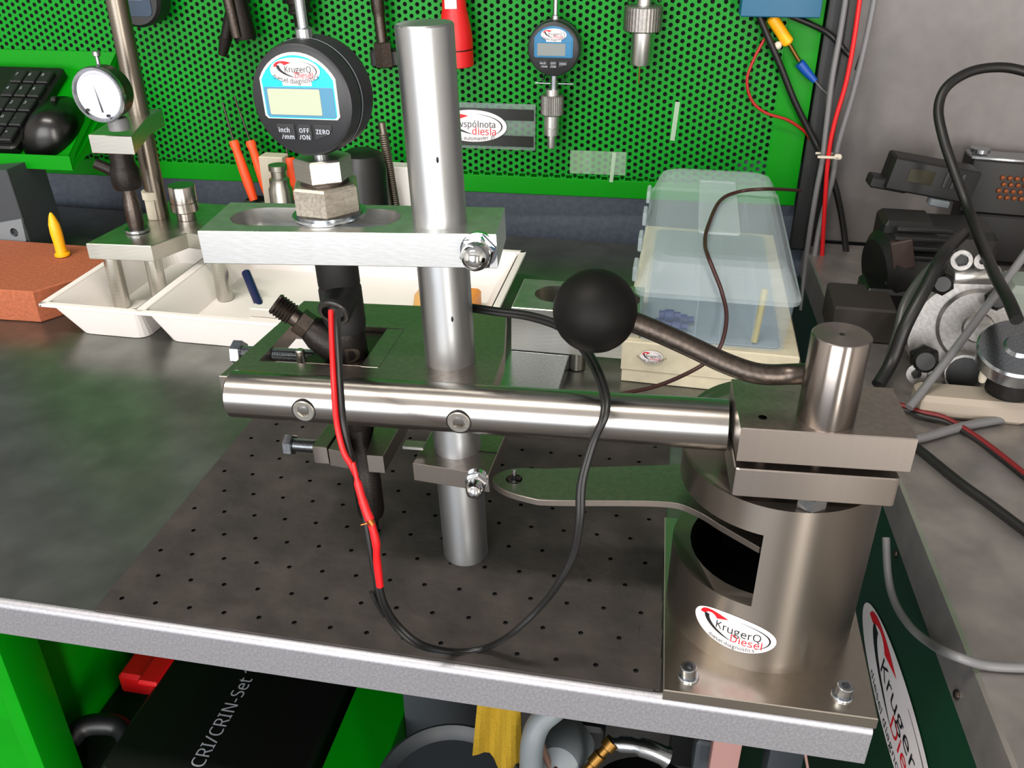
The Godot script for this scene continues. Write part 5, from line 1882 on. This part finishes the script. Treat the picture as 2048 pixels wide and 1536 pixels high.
func cables() -> void:
	var s := S()
	# ---- injector lead: black pair with a red core showing
	var o := thing("injector_lead", "red and black two-core lead looping from the injector down over the mat", "lead", V(0, 0, 0))
	var loop := [V(-0.1603, 0.1958, -0.3854), V(-0.1572, 0.1919, -0.3749), V(-0.1522, 0.1818, -0.3607), V(-0.1481, 0.1723, -0.3490), V(-0.1438, 0.1597, -0.3384), V(-0.1406, 0.1406, -0.3357), V(-0.1368, 0.1235, -0.3335), V(-0.1336, 0.1028, -0.3292), V(-0.1307, 0.0803, -0.3262), V(-0.1288, 0.0627, -0.3257), V(-0.1238, 0.0433, -0.3296), V(-0.1125, 0.0285, -0.3325), V(-0.0999, 0.0052, -0.3526), V(-0.0840, 0.0052, -0.3583), V(-0.0658, 0.0321, -0.3457), V(-0.0510, 0.0527, -0.3462), V(-0.0411, 0.0729, -0.3445), V(-0.0344, 0.0923, -0.3452), V(-0.0323, 0.1136, -0.3462), V(-0.0325, 0.1313, -0.3505), V(-0.0288, 0.1506, -0.3565), V(-0.0241, 0.1652, -0.3599), V(-0.0269, 0.1718, -0.3749), V(-0.0374, 0.1737, -0.4032), V(-0.0530, 0.1737, -0.4295), V(-0.0728, 0.1728, -0.4429), V(-0.0938, 0.1710, -0.4496), V(-0.1128, 0.1690, -0.4565)]
	s = S()
	tube(s, smooth(loop, 8), 0.00165, 10)
	part("black_core", s, M.rubber, o)
	s = S()
	var off := []
	for i in range(8, loop.size()):
		var p: Vector3 = loop[i]
		off.append(p + V(0.0016, 0.0020, 0.0))
	tube(s, smooth(off, 8), 0.0015, 10)
	part("black_core", s, M.rubber, o)
	s = S()
	tube(s, smooth([V(-0.1636, 0.1960, -0.3843), V(-0.1587, 0.1873, -0.3702), V(-0.1521, 0.1759, -0.3515), V(-0.1473, 0.1620, -0.3385), V(-0.1433, 0.1492, -0.3330), V(-0.1396, 0.1419, -0.3319), V(-0.1372, 0.1372, -0.3308)], 8), 0.00145, 10)
	part("red_core", s, M.red, o)
	s = S()
	tube(s, smooth([V(-0.1385, 0.1435, -0.3318), V(-0.1353, 0.1320, -0.3282), V(-0.1322, 0.1225, -0.3256), V(-0.1296, 0.1167, -0.3239)], 6), 0.0017, 12, [0.7, 1.15, 1.3, 1.35])
	tube(s, smooth([V(-0.1291, 0.1159, -0.3236), V(-0.1270, 0.1048, -0.3222), V(-0.1275, 0.0934, -0.3226), V(-0.1272, 0.0769, -0.3225)], 6), 0.0019, 12, [1.0, 1.1, 0.95, 1.05, 1.0])
	part("red_sleeve", s, M.red, o)
	s = S()
	tube(s, PackedVector3Array([V(-0.1299, 0.1177, -0.3233), V(-0.1285, 0.1150, -0.3232)]), 0.0018, 10)
	tube(s, PackedVector3Array([V(-0.1291, 0.1157, -0.3234), V(-0.1337, 0.1146, -0.3220)]), 0.0004, 6)
	part("bare_copper", s, M.copper, o)
	s = S()
	tube(s, smooth([V(-0.1323, 0.0717, -0.3233), V(-0.1307, 0.0641, -0.3238), V(-0.1280, 0.0531, -0.3262)], 5), 0.0012, 8)
	part("loose_end", s, M.rubber, o)
	# ---- brown lead over the clear case
	cable("brown_lead", "thin brown lead draped over the clear organiser case", [V(0.1325, 0.0852, -1.0000), V(0.0883, 0.1220, -0.8769), V(0.0604, 0.1190, -0.8734), V(0.0410, 0.1190, -0.8402), V(0.0294, 0.1190, -0.7640), V(0.0273, 0.1185, -0.7242), V(0.0295, 0.1201, -0.6930), V(0.0345, 0.1129, -0.6820), V(0.0428, 0.0968, -0.6760), V(0.0488, 0.0755, -0.6760), V(0.0471, 0.0516, -0.6740), V(0.0374, 0.0411, -0.6640), V(0.0211, 0.0323, -0.6550), V(-0.0027, 0.0265, -0.6400), V(-0.0312, 0.0274, -0.6200)], 0.0017, mt(Color(0.20, 0.075, 0.07), 0.5))
	# ---- leads on the panel
	cable("red_wire_loop", "thin orange-red wire curving down the right side of the panel", [V(0.0773, 0.2351, -1.0385), V(0.0686, 0.2141, -1.0361), V(0.0639, 0.1927, -1.0339), V(0.0713, 0.1720, -1.0342), V(0.0873, 0.1591, -1.0349), V(0.1123, 0.1519, -1.0360), V(0.1320, 0.1397, -1.0409), V(0.1403, 0.1302, -1.0452)], 0.0016, M.red_dim, "wire")
	cable("black_panel_cable", "black cable running down the panel past the yellow probe", [V(0.0541, 0.2820, -1.0314), V(0.0758, 0.2438, -1.0324), V(0.0960, 0.2093, -1.0333), V(0.1174, 0.1707, -1.0362), V(0.1419, 0.1334, -1.0393), V(0.1578, 0.1097, -1.0380), V(0.1760, 0.0770, -1.0368), V(0.1960, 0.0189, -1.0376), V(0.2193, -0.0785, -1.0327)], 0.0035, M.rubber)
	cable("black_top_cable", "short black cable slanting across the top right corner of the panel", [V(0.0608, 0.2790, -1.0257), V(0.0879, 0.2632, -1.0269), V(0.1201, 0.2508, -1.0323), V(0.1423, 0.2400, -1.0373), V(0.1657, 0.2201, -1.0363)], 0.0030, M.rubber)
	cable("red_cable", "bright red cable running down the corner between panel and machine", [V(0.1625, 0.2852, -1.0202), V(0.1643, 0.2382, -1.0202), V(0.1638, 0.1963, -1.0202), V(0.1592, 0.1523, -1.0200), V(0.1593, 0.1146, -1.0200), V(0.1662, 0.0469, -1.0203), V(0.1726, -0.0114, -1.0166), V(0.1781, -0.0590, -1.0108), V(0.1847, -0.1092, -1.0071)], 0.0024, M.red)
	cable("grey_cable", "inner light grey cable tied beside the red cable in the corner", [V(0.1509, 0.2838, -1.0317), V(0.1515, 0.2410, -1.0317), V(0.1508, 0.1966, -1.0297), V(0.1530, 0.1449, -1.0278), V(0.1544, 0.1128, -1.0258), V(0.1534, 0.0682, -1.0238), V(0.1542, -0.0017, -1.0198), V(0.1573, -0.0603, -1.0099)], 0.0030, M.grey_cable, "cable", "")
	cable("grey_cable", "outer light grey cable curving along the grey machine cover", [V(0.1784, 0.2845, -1.0299), V(0.1776, 0.2372, -1.0298), V(0.1741, 0.1821, -1.0297), V(0.1684, 0.1290, -1.0294), V(0.1685, 0.0905, -1.0284), V(0.1642, 0.0381, -1.0282), V(0.1614, -0.0204, -1.0061), V(0.1624, -0.0673, -0.9981)], 0.0032, M.grey_cable)
	cable("thin_dark_cable", "thin dark cable along the outer side of the grey cables", [V(0.1760, 0.2842, -1.0328), V(0.1789, 0.2560, -1.0329), V(0.1770, 0.2318, -1.0328), V(0.1736, 0.2069, -1.0327)], 0.0018, M.rubber)
	o = thing("cable_tie", "white cable tie around the cables in the corner", "cable tie", V(0.1581, 0.1184, -1.0200), panel_T().basis)
	s = S()
	box(s, V(0, 0, 0.003), V(0.022, 0.0026, 0.004), Transform3D.IDENTITY, 0.0006)
	box(s, V(0, 0, -0.012), V(0.022, 0.0026, 0.002), Transform3D.IDENTITY, 0.0006)
	part("strap", s, M.ivory, o)
	s = S()
	box(s, V(0.0105, 0.0005, 0.002), V(0.008, 0.0060, 0.006), Transform3D.IDENTITY, 0.0016)
	part("head", s, M.ivory, o)
	# ---- hoses over the machine
	cable("black_hose", "thick black hose arching down in front of the grey machine cover", [V(0.3291, 0.2185, -0.9710), V(0.2980, 0.2247, -0.9688), V(0.2677, 0.2218, -0.9614), V(0.2456, 0.2094, -0.9501), V(0.2390, 0.1915, -0.9386), V(0.2437, 0.1699, -0.9212), V(0.2559, 0.1423, -0.9018), V(0.2709, 0.1079, -0.8614), V(0.2550, 0.1091, -0.7328), V(0.2499, 0.1102, -0.6717), V(0.2502, 0.1052, -0.6455)], 0.0047, M.rubber, "hose")
	cable("grey_hose", "grey hose slanting across the front of the aluminium pump", [V(0.2920, 0.1165, -0.7709), V(0.2713, 0.0907, -0.7487), V(0.2477, 0.0689, -0.7177), V(0.2271, 0.0500, -0.6913), V(0.2083, 0.0305, -0.6707), V(0.1959, 0.0192, -0.6560)], 0.0034, M.hose, "hose")
	cable("dull_hose", "dull translucent hose along the left side of the aluminium pump", [V(0.2459, 0.0959, -0.8147), V(0.2272, 0.0831, -0.7980), V(0.2146, 0.0724, -0.7836), V(0.2042, 0.0580, -0.7676), V(0.1992, 0.0386, -0.7496), V(0.1875, 0.0182, -0.7147), V(0.1816, 0.0107, -0.7010)], 0.0040, mt(Color(0.24, 0.25, 0.24), 0.4), "hose")
	cable("dark_hose", "black hose running beside the dull translucent hose", [V(0.2535, 0.1071, -0.8226), V(0.2221, 0.1111, -0.7547), V(0.2060, 0.0929, -0.7249), V(0.1929, 0.0672, -0.7065), V(0.1864, 0.0380, -0.6978), V(0.1755, 0.0238, -0.6806)], 0.0055, M.rubber, "hose")
	cable("flat_grey_hose", "pale grey hose lying across the table below the cream block", [V(0.1840, 0.0105, -0.6169), V(0.2041, 0.0105, -0.6278), V(0.2381, 0.0105, -0.6502), V(0.2935, 0.0105, -0.6789)], 0.0036, M.hose, "hose")
	o = thing("battery_lead", "red and black lead crossing the machine table to the right edge", "lead", V(0, 0, 0))
	var bl := [V(0.1899, 0.0120, -0.6744), V(0.2054, 0.0120, -0.6646), V(0.2245, 0.0120, -0.6573), V(0.2406, 0.0110, -0.6382), V(0.2544, 0.0100, -0.6143), V(0.2678, 0.0100, -0.5832)]
	s = S()
	tube(s, smooth(bl, 8), 0.0022, 10)
	part("red_core", s, M.dark_red, o)
	s = S()
	var b2 := []
	for p in bl:
		b2.append(p + V(0.0008, -0.0018, 0.0036))
	tube(s, smooth(b2, 8), 0.0022, 10)
	part("black_core", s, M.rubber, o)
	cable("black_table_cable", "black cable slanting over the machine table right of the clamp block", [V(0.1866, 0.0095, -0.6304), V(0.1998, 0.0095, -0.6049), V(0.2167, 0.0095, -0.5713), V(0.2308, 0.0095, -0.5484), V(0.2488, 0.0095, -0.5169)], 0.0034, M.rubber)
	cable("drain_hose", "grey drain hose bending from the machine side over the table edge", [V(0.1660, -0.0183, -0.5345), V(0.1680, -0.0367, -0.5167), V(0.1700, -0.0420, -0.4953), V(0.1735, -0.0357, -0.4659), V(0.1780, -0.0241, -0.4407), V(0.1722, 0.0120, -0.3954), V(0.1902, 0.0098, -0.3932), V(0.2137, 0.0098, -0.3958)], 0.0027, M.grey_cable, "hose")


func under_items() -> void:
	var s := S()
	# ---- shelf under the bench
	s = S()
	box2(s, V(-0.454, -0.262, -0.94), V(-0.172, -0.252, -0.410), 0.001)
	solo("lower_shelf", "dark steel shelf under the bench carrying the black kit case", "shelf", s, M.charcoal_dark)
	# ---- black case with lettering
	var o := thing("kit_case", "black plastic kit case with white lettering on the shelf under the bench", "case", V(-0.31, -0.252, -0.60))
	var c := V(-0.31, -0.252, -0.60)
	s = S()
	prism(s, rect(-0.390, -0.86, -0.232, -0.378, 0.012, 4), -0.2515, -0.200, Transform3D(Basis.IDENTITY, -c), 0.004)
	part("shell", s, M.black, o)
	s = S()
	letters(s, "CRI/CRIN-Set 1", 0.0150, func(x, y): return V(-0.319 - y + 0.0030, -0.1996, -0.4460 - x) - c)
	part("lettering", s, M.print_grey, o)
	s = S()
	box2(s, V(-0.4280, -0.225, -0.545) - c, V(-0.3890, -0.203, -0.470) - c, 0.003)
	box2(s, V(-0.4050, -0.204, -0.545) - c, V(-0.3860, -0.1985, -0.463) - c, 0.002)
	part("red_latch", s, M.red, o)
	s = S()
	var hp := [V(-0.4353, -0.2150, -0.4114) - c, V(-0.4305, -0.2120, -0.4221) - c, V(-0.4186, -0.2120, -0.4278) - c, V(-0.4028, -0.2150, -0.4298) - c, V(-0.3881, -0.2200, -0.4195) - c]
	tube(s, smooth(hp, 5), 0.0085, 12)
	part("carry_handle", s, M.charcoal, o)
	# ---- green divider right of the case
	s = S()
	box2(s, V(-0.2230, -0.2515, -0.92), V(-0.1760, -0.200, -0.378), 0.001)
	solo("green_drawer_side", "green drawer side standing right of the black kit case", "drawer", s, M.green)
	# ---- grey bin and lid
	o = thing("grey_tub", "grey round tub below the bench between kit case and yellow cloth", "tub", V(-0.1147, -0.1500, -0.3803))
	s = S()
	lathe(s, [Vector2(0, -0.12), Vector2(0.040, -0.12), Vector2(0.047, -0.002), Vector2(0.0495, -0.001), Vector2(0.0498, 0.002), Vector2(0.0475, 0.003), Vector2(0.0440, -0.001), Vector2(0.0420, -0.006), Vector2(0, -0.008)], 48)
	part("tub", s, M.grey_plastic, o)
	s = S()
	box2(s, V(-0.1753, -0.1420, -0.4700) + V(0, 0, 0), V(-0.0938, -0.2568, -0.4700) + V(0, 0, -0.012), 0.001)
	solo("grey_board", "flat grey board standing behind the grey tub under the bench", "board", s, M.grey_plastic)
	# ---- yellow cloth
	o = thing("yellow_cloth", "yellow cloth hanging under the bench beside the pale pipe", "cloth", V(-0.0830, -0.1159, -0.4000))
	var F := o.transform.affine_inverse()
	s = S()
	var tl := F * V(-0.0997, -0.0748, -0.4200)
	var tr := F * V(-0.0732, -0.0742, -0.4200)
	var bl := F * V(-0.1013, -0.1351, -0.4000)
	var br := F * V(-0.0685, -0.1584, -0.4000)
	for back in [0.0, -0.002]:
		for i in 10:
			for j in 10:
				var q := []
				for e in [[i, j], [i + 1, j], [i + 1, j + 1], [i, j + 1]]:
					var u: float = e[0] / 10.0
					var v: float = e[1] / 10.0
					var p: Vector3 = tl.lerp(tr, u).lerp(bl.lerp(br, u), v)
					q.append(p + V(0, 0, 0.004 * sin(u * 9.0 + v * 2.0) * (0.3 + v) + back))
				var n: Vector3 = (q[1] - q[0]).cross(q[3] - q[0]).normalized()
				if n.z < 0:
					n = -n
				quad(s, q[0], q[1], q[2], q[3], n, n, n, n)
	part("cloth_sheet", s, M.cloth, o)
	# ---- pale pipe
	s = S()
	tube(s, smooth([V(-0.0392, -0.0932, -0.4200), V(-0.0485, -0.0958, -0.4100), V(-0.0569, -0.1038, -0.4050), V(-0.0607, -0.1158, -0.4000), V(-0.0617, -0.1411, -0.4000), V(-0.0611, -0.2001, -0.4000)], 6), 0.0080, 18)
	solo("pale_pipe", "pale grey bent pipe under the bench right of the yellow cloth", "pipe", s, M.grey_light)
	# ---- compressor
	o = thing("compressor", "grey and black compressor parts with brass fittings under the right end of the bench", "compressor", V(0.0022, -0.2200, -0.4600))
	F = o.transform.affine_inverse()
	s = S()
	var cc := F * V(-0.0446, -0.1699, -0.4300)
	lathe(s, [Vector2(0, -0.03), Vector2(0.019, -0.03), Vector2(0.0205, 0.0), Vector2(0.015, 0.010), Vector2(0.006, 0.014), Vector2(0, 0.0145)], 32, along(cc, V(-0.1, 0.35, 0.9)))
	part("grey_cap", s, M.grey_light, o)
	s = S()
	lathe(s, [Vector2(0, 0), Vector2(0.0018, 0), Vector2(0.0012, 0.001), Vector2(0, 0.0012)], 12, along(cc + V(-0.002, 0.0065, 0.0135), V(-0.1, 0.35, 0.9)))
	part("rivet", s, M.copper, o)
	s = S()
	box2(s, F * V(-0.0665, -0.1971, -0.5000), F * V(-0.0287, -0.2802, -0.5000) + V(0, 0, -0.05), 0.004)
	box2(s, F * V(-0.0232, -0.2166, -0.5200), F * V(0.0600, -0.2344, -0.5200) + V(0, 0, -0.05), 0.004)
	lathe(s, [Vector2(0, 0), Vector2(0.045, 0), Vector2(0.052, 0.006), Vector2(0.052, 0.05), Vector2(0.040, 0.062), Vector2(0, 0.062)], 36, along(F * V(0.0210, -0.3004, -0.5000), V(0, 0.25, 1)))
	part("black_housing", s, M.black, o)
	s = S()
	box2(s, F * V(-0.0359, -0.1634, -0.4550), F * V(-0.0159, -0.1948, -0.4550) + V(0, 0, -0.03), 0.003)
	part("dark_bracket", s, M.charcoal, o)
	s = S()
	var f0 := F * V(-0.0230, -0.1585, -0.4200)
	var f1 := F * V(-0.0087, -0.1415, -0.4300)
	var L := (f1 - f0).length()
	lathe(s, [Vector2(0, -0.01), Vector2(0.0036, -0.01), Vector2(0.0036, 0.002), Vector2(0.0052, 0.003), Vector2(0.0052, L * 0.45), Vector2(0.0040, L * 0.5), Vector2(0.0040, L * 0.7), Vector2(0.0062, L * 0.75), Vector2(0.0062, L), Vector2(0, L)], 6, along(f0, f1 - f0))
	part("brass_fitting", s, M.brass, o)
	s = S()
	tube(s, smooth([F * V(-0.0085, -0.1446, -0.4300), F * V(0.0039, -0.1427, -0.4300), F * V(0.0172, -0.1448, -0.4300), F * V(0.0296, -0.1497, -0.4300)], 6), 0.0058, 16, [0.8, 1.0, 1.0, 0.9, 1.15, 1.15, 1.15, 1.15, 1.3])
	part("steel_pipe", s, M.zinc, o)
	s = S()
	tube(s, smooth([F * V(-0.0580, -0.1421, -0.4200), F * V(-0.0542, -0.1569, -0.4200), F * V(-0.0474, -0.1741, -0.4200)], 5), 0.0026, 10)
	part("copper_pipe", s, mt(Color(0.40, 0.30, 0.26), 0.45), o)
	s = S()
	box2(s, F * V(0.0483, -0.1417, -0.4400), F * V(0.0646, -0.1783, -0.4400) + V(0, 0, -0.02), 0.002)
	part("grey_bracket", s, M.grey_plastic, o)
	s = S()
	box2(s, V(0.0579, -0.1182, -0.4250), V(0.0768, -0.1608, -0.4250) + V(0, 0, -0.012), 0.001)
	solo("pink_card", "pale pink card standing under the right end of the bench", "card", s, M.pink)
	cable("pink_wire", "thin pale pink wire hanging under the bench corner", [V(0.1076, -0.0774, -0.4000), V(0.1111, -0.0927, -0.4000), V(0.1180, -0.1173, -0.4000)], 0.0009, M.pink, "wire")
	# bench's right rear leg seen past the corner
	s = S()
	box2(s, V(0.1005, -0.85, -0.47), V(0.1240, -0.0256, -0.45), 0.001)
	solo("grey_post", "grey steel post under the right corner of the bench", "post", s, M.grey_plastic)
